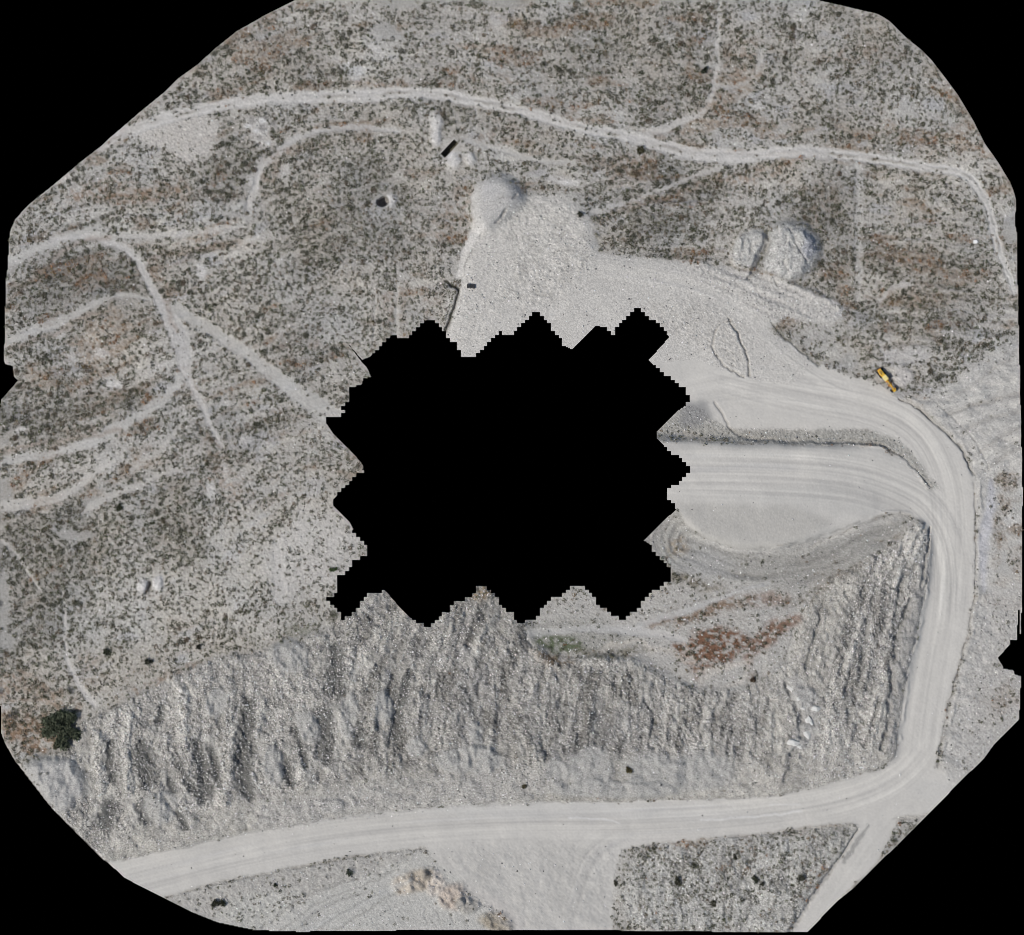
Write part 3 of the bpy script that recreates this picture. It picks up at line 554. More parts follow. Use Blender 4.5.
for pts in ([(868,355),(888,364),(920,362),(960,350)], [(905,372),(930,372),(970,358),(1000,335)], [(860,330),(930,330),(990,318)]):
    w, D, G, L, Wd = dist([(x, y, 3) for x, y in pts], 10, 2); dens[w] += .5 * np.exp(-(D / 2) ** 2); Z[w] += .3 * np.exp(-(D / 3) ** 2)

# washed drainage ditch west of the spread, its shade painted into the bed
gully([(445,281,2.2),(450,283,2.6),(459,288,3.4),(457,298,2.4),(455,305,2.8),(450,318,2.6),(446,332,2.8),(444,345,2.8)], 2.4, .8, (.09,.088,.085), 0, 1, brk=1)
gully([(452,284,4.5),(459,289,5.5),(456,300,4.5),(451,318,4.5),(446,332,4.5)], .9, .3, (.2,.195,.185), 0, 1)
paint(poly([(449,290),(455,292),(450,315),(445,325),(443,310)], 1.5, 1), (.50,.49,.47), .6)
# round pit, its shade painted dark; spoil bank whitened as the lit wall
dens *= 1 - blob(383,202,11,9,0,.4,1)
Z -= 4.5 * blob(382.5,202,6.2,4.4,-18,.16,1); Z += .8 * blob(391,200,5,7,0,.6,1)
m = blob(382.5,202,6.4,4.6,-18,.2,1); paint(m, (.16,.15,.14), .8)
m = blob(372,208,12,10,0,.5,2) * .6; paint(m, (.42,.42,.42), .6); gully([(370,203,3),(369,210,4),(373,213,3)], .5, .4, (.22,.22,.21), 0)
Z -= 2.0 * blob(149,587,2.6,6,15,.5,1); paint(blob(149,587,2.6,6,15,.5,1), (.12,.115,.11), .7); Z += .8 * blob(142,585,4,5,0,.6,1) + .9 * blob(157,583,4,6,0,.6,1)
Z += 1.0 * (blob(436,122,6,9,0,.6,1) + blob(436,138,5,8,10,.6,1) + blob(453,161,6,8,20,.6,1) + blob(471,158,4,6,0,.6,1))
dens *= 1 - blob(449,149,11,11,0,.3,1)
# small dark sunken spots at the western edge
for x, y, r in [(15,714,4),(1,604,3),(3,690,3),(72,689,3.5)]:
    paint(blob(x, y, r, r, 0, .4, 2), (.09,.095,.1), .7); Z -= .6 * blob(x, y, r, r, 0, .5, 2)

Z += .42 * ter * (1 - np.clip(roadm + spread + spoil + spoil2 + hp1 + hp2 + hp3 + slope * .6, 0, 1))
# ---- micro relief: stones, clods and crumbs
dens = np.clip(dens, 0, 1)
n1 = rng.normal(0, 1, SH).astype(np.float32)
n2 = fbm(GX / 2.1, GY / 2.1, 250, 2)
n1 = np.sign(n1) * np.abs(n1) ** 1.35
Z += rough * (.62 * n1 + .9 * n2)
A *= (1 + np.clip(rough * 1.5, .03, .30) * rng.normal(0, 1, SH))[..., None].astype(np.float32)
A = np.clip(A, .03, .8)

def zat(x, y):
    xi = np.clip(np.floor(x).astype(int), 0, W - 1); yi = np.clip(np.floor(y).astype(int), 0, Hh - 1)
    fx = x - xi; fy = y - yi
    return (Z[yi, xi] * (1 - fx) + Z[yi, xi + 1] * fx) * (1 - fy) + (Z[yi + 1, xi] * (1 - fx) + Z[yi + 1, xi + 1] * fx) * fy
def wx(px): return (np.asarray(px) - W / 2) * S
def wy(py): return (Hh / 2 - np.asarray(py)) * S
def at(px, py, dz=0.0):
    z = float(zat(np.array([px]), np.array([py]))[0]); return (float(wx(px)), float(wy(py)), z + dz)

# ------------------------------------------------------------------ materials
def mat(name):
    m = bpy.data.materials.new(name); m.use_nodes = True
    return m, m.node_tree, m.node_tree.nodes['Principled BSDF']
def earth(name, nscale, var, bump, rgh=.95):
    m, t, p = mat(name)
    at_ = t.nodes.new('ShaderNodeAttribute'); at_.attribute_name = 'albedo'
    no = t.nodes.new('ShaderNodeTexNoise'); no.inputs['Scale'].default_value = nscale; no.inputs['Detail'].default_value = 4
    tc = t.nodes.new('ShaderNodeTexCoord'); t.links.new(tc.outputs['Object'], no.inputs['Vector'])
    mr = t.nodes.new('ShaderNodeMapRange'); mr.inputs[1].default_value = .25; mr.inputs[2].default_value = .75
    mr.inputs[3].default_value = 1 - var; mr.inputs[4].default_value = 1 + var
    t.links.new(no.outputs['Fac'], mr.inputs[0])
    mx = t.nodes.new('ShaderNodeVectorMath'); mx.operation = 'SCALE'
    t.links.new(at_.outputs['Color'], mx.inputs[0]); t.links.new(mr.outputs[0], mx.inputs['Scale'])
    t.links.new(mx.outputs[0], p.inputs['Base Color']); p.inputs['Roughness'].default_value = rgh
    p.inputs['Specular IOR Level'].default_value = .15
    b = t.nodes.new('ShaderNodeBump'); b.inputs['Strength'].default_value = bump; b.inputs['Distance'].default_value = .15
    t.links.new(no.outputs['Fac'], b.inputs['Height']); t.links.new(b.outputs[0], p.inputs['Normal'])
    return m
M_ground = earth('pale_desert_soil', 2.2, .30, .6)
M_road = earth('compacted_dust', 1.6, .05, .15)
M_track = earth('worn_track_soil', 2.0, .15, .35)
M_spoil = earth('crushed_rock_spoil', 2.4, .45, .9)
def plain(name, rgb, rgh=.6, met=0, nscale=4, var=.15):
    m, t, p = mat(name)
    no = t.nodes.new('ShaderNodeTexNoise'); no.inputs['Scale'].default_value = nscale; no.inputs['Detail'].default_value = 5
    tc = t.nodes.new('ShaderNodeTexCoord'); t.links.new(tc.outputs['Object'], no.inputs['Vector'])
    cr = t.nodes.new('ShaderNodeValToRGB')
    cr.color_ramp.elements[0].position = .3; cr.color_ramp.elements[1].position = .7
    cr.color_ramp.elements[0].color = tuple(c * (1 - var) for c in rgb) + (1,); cr.color_ramp.elements[1].color = tuple(min(1, c * (1 + var)) for c in rgb) + (1,)
    t.links.new(no.outputs['Fac'], cr.inputs[0]); t.links.new(cr.outputs[0], p.inputs['Base Color'])
    p.inputs['Roughness'].default_value = rgh; p.inputs['Metallic'].default_value = met
    return m
def attrmat(name, rgh=.9):
    m, t, p = mat(name)
    a = t.nodes.new('ShaderNodeAttribute'); a.attribute_name = 'albedo'
    t.links.new(a.outputs['Color'], p.inputs['Base Color']); p.inputs['Roughness'].default_value = rgh
    p.inputs['Specular IOR Level'].default_value = .1
    return m
M_leaf = attrmat('dry_scrub_leaf'); M_stone = attrmat('broken_limestone')

def mesh_np(name, verts, faces, k, col=None, smooth_=False, m=None):
    """faces: (n,k) int array"""
    me = bpy.data.meshes.new(name)
    me.vertices.add(len(verts)); me.vertices.foreach_set('co', np.ascontiguousarray(verts, np.float32).ravel())
    n = len(faces)
    me.loops.add(n * k); me.loops.foreach_set('vertex_index', np.ascontiguousarray(faces, np.int32).ravel())
    me.polygons.add(n)
    me.polygons.foreach_set('loop_start', np.arange(0, n * k, k, dtype=np.int32))
    me.polygons.foreach_set('loop_total', np.full(n, k, np.int32))
    me.polygons.foreach_set('use_smooth', np.full(n, smooth_, bool))
    if col is not None:
        c = me.color_attributes.new('albedo', 'FLOAT_COLOR', 'POINT')
        rgba = np.ones((len(verts), 4), np.float32); rgba[:, :3] = col
        c.data.foreach_set('color', rgba.ravel())
    me.update(calc_edges=True); me.validate()
    if m: me.materials.append(m)
    o = bpy.data.objects.new(name, me); C.objects.link(o)
    return o

# ------------------------------------------------------------------ the terrain, cut into its surfaces
tr_c = (449.5, 148.6); tr_a = math.radians(-46.4); tr_l, tr_w = 20.0, 6.0       # exploration trench (cells)
ct, st_ = math.cos(tr_a), math.sin(tr_a)
tu = (cx - tr_c[0]) * ct + (cy - tr_c[1]) * st_; tv = -(cx - tr_c[0]) * st_ + (cy - tr_c[1]) * ct
trench_z = float(zat(np.array([tr_c[0]]), np.array([tr_c[1]]))[0])
flat = poly([(434,152),(452,132),(465,144),(446,165)], 3, 0); Z = Z * (1 - flat) + trench_z * flat
keep &= ~((np.abs(tu) < tr_l / 2 + .6) & (np.abs(tv) < tr_w / 2 + .6))
NW = W + 1
V = np.stack([wx(GX), wy(GY), Z], -1).reshape(-1, 3).astype(np.float32)
CA = A.reshape(-1, 3)
zc = zone[:-1, :-1].copy()
hz = np.zeros_like(zc)
for i, m in enumerate((hp1, hp2, hp3)): hz[(m[:-1, :-1] > .5)] = i + 1
zc[hz > 0] = 10 + hz[hz > 0]
ii, jj = np.nonzero(keep)
quad = np.stack([ii * NW + jj, (ii + 1) * NW + jj, (ii + 1) * NW + jj + 1, ii * NW + jj + 1], -1)
qz = zc[ii, jj]
def surface(name, code, m):
    q = quad[qz == code]; u, inv = np.unique(q, return_inverse=True)
    return mesh_np(name, V[u], inv.reshape(-1, 4), 4, CA[u], True, m)
def tag(o, label=None, cat=None, group=None, kind=None):
    if label: o['label'] = label
    if cat: o['category'] = cat
    if group: o['group'] = group
    if kind: o['kind'] = kind
    return o
tag(surface('ground', 0, M_ground), 'pale grey desert ground crossed by rows of scrub', kind='structure')
tag(surface('haul_road', 1, M_road), 'wide pale compacted haul road and loading pads', kind='structure')
tag(surface('dirt_track', 2, M_track), 'narrow pale wheel tracks through the scrub', kind='structure')
tag(surface('spoil_ground', 3, M_spoil), 'grey crushed rock spoil ground furrowed in windrows', kind='structure')
for code, lab in ((11, 'smooth pale rounded heap of fines at the north tip of the spread'), (12, 'small rough grey heap just west of the larger gullied heap'), (13, 'large gullied grey heap with a bluish shaded eastern flank above the spread')):
    tag(surface('spoil_heap', code, M_spoil), lab, 'spoil heap', 'heaps tipped beside the northern spread')
# cut faces of the surveyed slab along every border
pk = np.pad(keep, 1)
sk = []
for di, dj, a, b in ((-1, 0, (0, 0), (0, 1)), (1, 0, (1, 1), (1, 0)), (0, -1, (1, 0), (0, 0)), (0, 1, (0, 1), (1, 1))):
    e = keep & ~pk[1 + di:1 + di + keep.shape[0], 1 + dj:1 + dj + keep.shape[1]]
    ei, ej = np.nonzero(e)
    sk.append(np.stack([(ei + a[0]) * NW + ej + a[1], (ei + b[0]) * NW + ej + b[1]], -1))
sk = np.concatenate(sk)
va = V[sk[:, 0]]; vb = V[sk[:, 1]]
n = len(sk); lo = np.array((0, 0, 3.0), np.float32)
inner = (np.hypot(va[:, 0] - wx(449.5), va[:, 1] - wy(148.6)) < 6)
va, vb, n = va[~inner], vb[~inner], int((~inner).sum()); ca = CA[sk[~inner, 0]] * .9
vv = np.concatenate([va, vb, vb - lo, va - lo]); f = np.stack([np.arange(n), np.arange(n) + n, np.arange(n) + 2 * n, np.arange(n) + 3 * n], -1)
tag(mesh_np('terrain_edge', vv, f, 4, np.concatenate([ca] * 4), False, M_ground), kind='structure')

# ------------------------------------------------------------------ mesh kit for built things
class MB:
    def __init__(s): s.v = []; s.f = []
    def add(s, v, f):
        b = len(s.v); s.v += [tuple(p) for p in v]; s.f += [tuple(b + i for i in q) for q in f]; return s
    def box(s, x0, x1, y0, y1, z0, z1, tx=0, ty=0):
        return s.add([(x0,y0,z0),(x1,y0,z0),(x1,y1,z0),(x0,y1,z0),(x0+tx,y0+ty,z1),(x1-tx,y0+ty,z1),(x1-tx,y1-ty,z1),(x0+tx,y1-ty,z1)],
                     [(3,2,1,0),(4,5,6,7),(0,1,5,4),(1,2,6,5),(2,3,7,6),(3,0,4,7)])
    def prism(s, pts, y0, y1):
        """outline in x,z extruded along y"""
        n = len(pts)
        return s.add([(x, y0, z) for x, z in pts] + [(x, y1, z) for x, z in pts],
                     [tuple(range(n)), tuple(range(2*n-1, n-1, -1))] + [(i, i+n, (i+1) % n + n, (i+1) % n) for i in range(n)])
    def cyl(s, c, r, h, axis='y', n=24, r2=None):
        r2 = r if r2 is None else r2
        v = []
        for k, rr in ((-h/2, r), (h/2, r2)):
            for i in range(n):
                a = 2*math.pi*i/n; p, q = rr*math.cos(a), rr*math.sin(a)
                v.append({'y': (c[0]+p, c[1]+k, c[2]+q), 'x': (c[0]+k, c[1]+p, c[2]+q), 'z': (c[0]+p, c[1]+q, c[2]+k)}[axis])
        return s.add(v, [tuple(range(n)), tuple(range(2*n-1, n-1, -1))] + [(i, i+n, (i+1) % n + n, (i+1) % n) for i in range(n)])
    def tube(s, path, r, n=8):
        for a, b in zip(path[:-1], path[1:]):
            a = np.array(a[:3], float); b = np.array(b[:3], float); d = b - a; L = np.linalg.norm(d)
            if L < 1e-6: continue
            d /= L; u = np.cross(d, (0, 0, 1) if abs(d[2]) < .9 else (1, 0, 0)); u /= np.linalg.norm(u); w = np.cross(d, u)
            ra, rb = (r if not isinstance(r, tuple) else r[0]), (r if not isinstance(r, tuple) else r[1])
            v = [a + ra*(math.cos(2*math.pi*i/n)*u + math.sin(2*math.pi*i/n)*w) for i in range(n)] + [b + rb*(math.cos(2*math.pi*i/n)*u + math.sin(2*math.pi*i/n)*w) for i in range(n)]
            s.add(v, [tuple(range(n)), tuple(range(2*n-1, n-1, -1))] + [(i, i+n, (i+1) % n + n, (i+1) % n) for i in range(n)])
        return s
    def build(s, name, m, parent=None, bevel=0, sm=False, loc=None):
        me = bpy.data.meshes.new(name); me.from_pydata(s.v, [], s.f); me.validate(); me.update()
        import bmesh
        bm = bmesh.new(); bm.from_mesh(me); bmesh.ops.recalc_face_normals(bm, faces=bm.faces); bm.to_mesh(me); bm.free()
        if sm:
            for p in me.polygons: p.use_smooth = True
        me.materials.append(m); o = bpy.data.objects.new(name, me); C.objects.link(o)
        if parent: o.parent = parent
        if loc: o.location = loc
        if bevel:
            b = o.modifiers.new('bevel', 'BEVEL'); b.width = bevel; b.segments = 2; b.limit_method = 'ANGLE'
        return o
def empty(name, loc, rz=0):
    o = bpy.data.objects.new(name, None); o.location = loc; o.rotation_euler = (0, 0, rz); C.objects.link(o); return o

# ------------------------------------------------------------------ exploration trench
m_tw = plain('dark_trench_clay', (.13, .12, .09), .95, 0, 1.5, .5)  # one dark tone for trench walls and floor
tr = MB(); L2, W2 = tr_l * S / 2, tr_w * S / 2
zt = trench_z + .03
def ring(x, y, z): return [(-x, -y, z), (x, -y, z), (x, y, z), (-x, y, z)]
tr.add(ring(L2, W2, 0) + ring(L2 - .08, W2 - .08, -4.6), [(0,1,5,4),(1,2,6,5),(2,3,7,6),(3,0,4,7),(4,5,6,7)])
o = tr.build('trench_pit', m_tw, loc=(float(wx(tr_c[0])), float(wy(tr_c[1])), zt)); o.rotation_euler = (0, 0, -tr_a)
tag(o, 'dark straight-sided exploration trench between white spoil patches', kind='structure')
lip = MB(); e = 0.55
lip.add(ring(L2 + e, W2 + e, -.02) + ring(L2, W2, 0), [(0,1,5,4),(1,2,6,5),(2,3,7,6),(3,0,4,7)])
o2 = lip.build('trench_rim', plain('trench_rim_soil', (.42, .40, .375), .95, 0, 3, .3), parent=o); o2.location = (0, 0, 0.004)

# ------------------------------------------------------------------ motor grader
YEL = plain('machine_yellow', (.78, .47, .035), .45, 0, 3, .10); PALE = plain('faded_cab_roof', (.80, .66, .26), .5, 0, 3, .08)
BLK = plain('tyre_rubber', (.025, .025, .026), .85, 0, 6, .3); STL = plain('worn_steel', (.12, .115, .11), .45, .6, 5, .3)
ORG = plain('rust_orange_frame', (.62, .26, .035), .55, 0, 3, .2); GLS = plain('cab_glass', (.03, .04, .05), .08, 0, 1, .1)
DRK = plain('engine_black', (.05, .05, .05), .6, 0, 5, .2)
gx, gy = 886.9, 380.6
hd = math.atan2(-22.5, 17.3)
# level stand under the machine
gl = at(gx, gy)
g = empty('motor_grader', (gl[0], gl[1], gl[2] + .1), hd)
tag(g, 'yellow motor grader parked at the edge of the pale haul road', 'motor grader')
def wheel(x, y, r=.68, w=.42):
    wb = MB(); n = 28
    prof = [(-w/2, r*.62), (-w/2, r*.93), (-w*.32, r), (w*.32, r), (w/2, r*.93), (w/2, r*.62)]
    v = []; f = []
    for i in range(n):
        a = 2*math.pi*i/n
        for k, (yy, rr) in enumerate(prof):
            lug = rr * (1.0 if i % 2 or rr < r*.9 else .965)
            v.append((lug*math.cos(a), yy, lug*math.sin(a)))
    K = len(prof)
    for i in range(n):
        for k in range(K-1): f.append((i*K+k, i*K+k+1, ((i+1) % n)*K+k+1, ((i+1) % n)*K+k))
    wb.add(v, f)
    t_ = wb.build('wheel', BLK, g, loc=(x, y, r))
    rb = MB(); rb.cyl((0, 0, 0), r*.62, w*.7, 'y', 24); rb.cyl((0, math.copysign(w*.38, y), 0), r*.25, w*.2, 'y', 12)
    rb.build('rim', YEL, t_, .02)
for sx in (-4.05, -2.45):
    for sy in (-1, 1): wheel(sx, sy * 1.02)
for sy in (-1, 1): wheel(3.85, sy * 1.02)
for sy in (-1, 1): MB().box(-4.3, -2.2, sy*.72-.1, sy*.72+.1, .42, .92, .15).build('tandem_case', YEL, g, .04)
MB().prism([(-4.75, .85), (-4.75, 1.9), (-4.5, 2.15), (-1.9, 2.35), (-1.9, .85)], -.62, .62).build('engine_hood', YEL, g, .06)
hood = MB()
for k in range(5): hood.box(-4.35 + k*.28, -4.22 + k*.28, -.45, .45, 2.16 + k*.026, 2.20 + k*.026)
hood.build('hood_louvre', DRK, g)
MB().cyl((-2.6, .38, 2.55), .07, .7, 'z', 12).build('exhaust_stack', DRK, g)
MB().cyl((-3.0, -.35, 2.42), .15, .35, 'z', 14).build('air_cleaner', DRK, g)
MB().box(-4.95, -4.72, -.85, .85, .7, 1.45, 0).build('radiator_guard', ORG, g, .03)
rp = MB().box(-5.25, -4.95, -.9, .9, .75, .95)
for y in (-.7, 0, .7): rp.box(-5.3, -5.15, y-.06, y+.06, .25, .85)
rp.build('ripper', STL, g, .02)
cab = MB().prism([(-1.9, 1.0), (-1.95, 2.95), (-.35, 2.95), (-.2, 1.9), (-.35, 1.0)], -.66, .66).build('cab', YEL, g, .03)
wd = MB().box(-1.7, -.55, -.672, -.662, 1.75, 2.8).box(-1.7, -.55, .662, .672, 1.75, 2.8).build('side_window', GLS, cab)
MB().add([(-.335, -.55, 2.85), (-.335, .55, 2.85), (-.19, .55, 1.95), (-.19, -.55, 1.95)], [(0, 1, 2, 3)]).build('windscreen', GLS, cab)
MB().box(-2.15, -.15, -.84, .84, 2.952, 3.08, .05, .05).build('cab_roof', PALE, g, .04)
MB().cyl((-1.1, .4, 3.17), .08, .16, 'z', 12).build('beacon', ORG, g)
# gooseneck frame from the cab to the front axle
MB().prism([(-.35, 1.1), (-.35, 1.75), (.4, 2.15), (2.9, 2.0), (3.7, 1.5), (4.25, 1.25), (4.25, .85), (3.5, .95), (2.7, 1.55), (.6, 1.7), (.1, 1.1)], -.17, .17).build('gooseneck', YEL, g, .04)
MB().box(-.3, .55, -.62, .62, .95, 1.55, .05, .05).build('articulation_frame', ORG, g, .04)
MB().box(3.65, 4.05, -.92, .92, .55, .8).build('front_axle', YEL, g, .03)
MB().box(4.15, 4.75, -.55, .55, .7, 1.35, .03, .03).build('front_ballast', YEL, g, .05)
cr = MB()
for k in range(28):
    a0, a1 = 2*math.pi*k/28, 2*math.pi*(k+1)/28
    cr.add([(1.55 + r_*math.cos(a), r_*math.sin(a), z_) for a in (a0, a1) for r_ in (.62, .85) for z_ in (.82, .95)],
           [(0,1,3,2),(4,6,7,5),(0,2,6,4),(1,5,7,3),(0,4,5,1),(2,3,7,6)])
cr.build('circle', ORG, g)
db = MB().tube([(1.0, .55, .98), (3.9, .08, .9)], .07).tube([(1.0, -.55, .98), (3.9, -.08, .9)], .07).build('drawbar', ORG, g)
# curved mouldboard, swung across the machine
bl_ = MB(); nseg = 8; pr = []
for k in range(nseg + 1):
    a = math.radians(-65 + 130 * k / nseg); pr.append((-.34*math.cos(a) + .3, .46 + .34*math.sin(a)))
pr += [(x + .035, z) for x, z in reversed(pr)]
bl_.prism(pr, -1.95, 1.95)
b_ = bl_.build('mouldboard', STL, g); b_.location = (1.5, -.1, .05); b_.rotation_euler = (0, 0, math.radians(24))
for sy in (-1, 1):
    MB().tube([(.75, sy*.3, 2.15), (1.3, sy*.72, .95)], .075).build('lift_cylinder', STL, g)
for sy in (-1, 1): MB().box(2.9, 3.05, sy*.42-.1, sy*.42+.1, 1.8, 2.0).tube([(2.95, sy*.15, 1.8), (2.95, sy*.42, 1.88)], .03).build('headlight', DRK, g, .02)

# ------------------------------------------------------------------ small objects
gr = empty('steel_grate', at(471, 286.5, .12), math.radians(-4))
tag(gr, 'small dark slatted grate lying on the pale spread east of the ditch', 'grate')
for k in range(6): MB().box(-1.35 + k*.5, -1.08 + k*.5, -.8 + .1*(k % 2), .85 - .12*((k+1) % 2), 0, .5).build('slat', BLK, gr, .02)
MB().box(-1.4, 1.45, -.5, -.36, .5, .58).box(-1.4, 1.45, .36, .5, .5, .58).build('cross_rail', DRK, gr, .01)

WHT = plain('white_painted_block', (.80, .79, .78), .7, 0, 3, .05)
sb = MB(); sb.add([(-.75,-.62,0),(.6,-.7,0),(1.0,.05,0),(.55,.7,0),(-.7,.66,0),(-.7,-.58,.7),(.52,-.62,.72),(.85,.05,.66),(.48,.6,.74),(-.64,.6,.7)],
    [(4,3,2,1,0),(5,6,7,8,9),(0,1,6,5),(1,2,7,6),(2,3,8,7),(3,4,9,8),(4,0,5,9)])
o = sb.build('survey_block', WHT, None, .05, loc=at(975.3, 241.8, -.05)); tag(o, 'small bright white block among scrub west of the eastern track', 'marker block')

def rock_mesh(name, seed, m):
    import bmesh
    r = random.Random(seed); bm = bmesh.new(); bmesh.ops.create_icosphere(bm, subdivisions=3, radius=1)
    ax = [(r.uniform(-1, 1), r.uniform(-1, 1), r.uniform(-.6, 1), r.uniform(.55, .9)) for _ in range(12)]
    for v in bm.verts:
        for a in ax:
            l = math.sqrt(a[0]**2 + a[1]**2 + a[2]**2); d = (v.co.x*a[0] + v.co.y*a[1] + v.co.z*a[2]) / l
            if d > a[3]: 
                k = (d - a[3]); v.co.x -= k*a[0]/l; v.co.y -= k*a[1]/l; v.co.z -= k*a[2]/l
        v.co *= 1 + r.uniform(-.02, .02)
    me = bpy.data.meshes.new(name); bm.to_mesh(me); bm.free(); me.materials.append(m); return me
RW = plain('white_limestone', (.62, .61, .585), .95, 0, 1.2, .08); RG = plain('grey_limestone', (.42, .41, .39), .95, 0, 1.5, .25)
rm = [rock_mesh('boulder', k, RW) for k in range(4)]; rg = [rock_mesh('boulder', 10 + k, RG) for k in range(4)]
def boulder(px, py, sx, sy, sz, rot, lab, me, grp=None):
    o = bpy.data.objects.new('boulder', me); C.objects.link(o); o.location = at(px, py, -.15 * sz); o.scale = (sx * 1.35, sy * 1.35, sz * 1.3); o.rotation_euler = (0, 0, rot)
    tag(o, lab, 'boulder', grp)
G1 = 'white boulders beside the sinuous gully'
boulder(791.5,688.5,1.6,.85,.7,-.7,'white boulder at the top of the sinuous gully in the eastern spoil',rm[0],G1)
boulder(798,698,.8,.7,.5,.3,'small white boulder just below the topmost one by the sinuous gully',rm[1],G1)
boulder(803,707.5,.95,.8,.5,.2,'rounded white boulder midway down the sinuous gully',rm[2],G1)
boulder(815.5,708.5,1.4,.9,.6,-.2,'white boulder standing farthest east of the sinuous gully',rm[3],G1)
boulder(808,719,1.0,1.2,.6,.1,'upright white boulder directly north of the largest one',rm[0],G1)
boulder(811,722,.7,1.0,.6,.2,'narrow white boulder leaning against the one above the largest',rm[1],G1)
boulder(807.3,733,1.25,2.1,.8,.05,'largest white boulder, tall oval, at the foot of the sinuous gully',rm[2],G1)
boulder(793,742.5,2.0,1.0,.6,-.25,'flat wide white slab across the gap in the sinuous gully',rm[3],G1)
boulder(799,746,.9,.6,.5,-.5,'small white slab at the east end of the flat wide slab',rm[0],G1)
for i, (x, y, s_) in enumerate([(831,716,.7),(848,745,.6),(900,775,.5)]):
    boulder(x, y, s_, s_*.8, s_*.6, i, ['pale stone east of the white boulders in spoil','pale stone on the smooth ground south-east of the boulders','small pale stone near the corner of the haul roads'][i], rm[i])

# ------------------------------------------------------------------ scrub
LM = [('the straight dark trench',449,149),('the round pit',383,202),('the white heaps by the trench',436,130),('the smooth heap at the north tip',498,203),('the large gullied heap',793,252),
 ('the small rough heap',752,250),('the grader',887,380),('the small white block',975,241),('the junction of the upper tracks',632,140),('the bleached flat in the north-west',175,135),('the twin white spots',149,584),
 ('the track fork on the western slope',182,335),('the broad dark tree',61,728),('the rust-red weed patch',718,645),('the dark drainage ditch',455,305),('the vertical pale strip',858,230),
 ('the far-eastern track bend',978,188),('the western edge notch',12,378),('the far-western arching track',85,240),('the pale looping tracks in the west',110,492),
 ('the white scars on the western slope',112,386),('the bare grey smear at the top edge',400,6),('the second top-edge smear',508,4),('the northern track fork',717,85),('the northern track branch',757,68),
 ('the faint inner track west of the pit',290,141),('the west corner of the void',333,435),('the south-west corner of the void',330,600),('the long straight stretch of upper track',300,97),
 ('the upper track above the trench',440,95),('the tip of the eastern tongue',842,312),('the thin pale line in the south-west',66,640),('the white streak on the western slope',211,492),('the southern loading pad',615,880),
 ('the rubble at the western edge',4,604),('the north-east survey corner',890,25),('the eastern upper track',805,151),('the grate on the spread',471,287),('the oval bare patch above the grader',903,355),
 ('the thin spur joining the western fork',255,360),('the wide track end',320,405),('the bleached spot near the western fork',201,272),('the pale slope above the spoil rows',180,655),('the steep top-left survey edge',180,85),('the far-left survey corner',30,215)]
def landmark(x, y):
    d = [math.hypot(x - a, y - b) for _, a, b in LM]; i = int(np.argmin(d)); nm, a, b = LM[i]
    q = int(round(math.atan2(b - y, x - a) / (math.pi / 4))) % 8
    dr = ['east', 'north-east', 'north', 'north-west', 'west', 'south-west', 'south', 'south-east'][q]
    ds = f'{max(2, int(2 * round(d[i] * S / 2)))} m'
    return nm, f'{ds} {dr} of {nm}'
cell = 3.9
X0, Y0 = np.meshgrid(np.arange(0, W - 1, cell), np.arange(0, Hh - 1, cell)); Y0 = Y0 + (np.arange(X0.shape[1]) % 2)[None, :] * cell / 2; X0 = X0.ravel(); Y0 = Y0.ravel()
px1 = X0 + rng.uniform(0, cell, X0.shape) + 1.5 * fbm(X0 / 12, Y0 / 12, 380, 2) * 3; py1 = Y0 + rng.uniform(0, cell, Y0.shape)
n2_ = 26000
px2 = rng.uniform(1, W - 3, n2_); py2 = rng.uniform(1, Hh - 3, n2_)
px = np.clip(np.concatenate([px1, px2]), 1, W); py = np.concatenate([py1, py2]); lay = np.concatenate([np.zeros(len(px1)), np.ones(n2_)])
ok = (px < W - 2) & (py < Hh - 2); px, py, lay = px[ok], py[ok], lay[ok]
kx = np.floor(px).astype(int); ky = np.floor(py).astype(int)
kp = blur(keep.astype(np.float32), 1.0)[ky, kx] > .85
sel = kp & (rng.uniform(0, 1, px.shape) < np.where(lay == 0, np.clip(dens[ky, kx] * 1.2, 0, .97), dens[ky, kx] * .8))
px, py, lay = px[sel], py[sel], lay[sel]; ky, kx = ky[sel], kx[sel]
rad = np.where(lay == 0, np.clip(rng.lognormal(-.54, .24, px.shape), .32, .95), np.clip(rng.lognormal(-1.0, .25, px.shape), .2, .5))          # metres
rad = rad * (.74 + .46 * dens[ky, kx])
brn = brown[ky, kx]
n = len(px); print('shrubs', n)
pal = np.array([(.105,.103,.072), (.135,.130,.095), (.088,.094,.058), (.165,.135,.10)])
pick = rng.choice(4, n, p=[.38,.3,.17,.15]); pick = np.where((brn > .6) & (rng.uniform(0,1,n) < .5), 3, pick)
base = pal[pick] * rng.uniform(.75, 1.6, (n, 1))
base = np.where((brn > .6)[:, None] & (rng.uniform(0, 1, (n, 1)) < .4), base * np.array((1.5, 1.08, .85)), base)
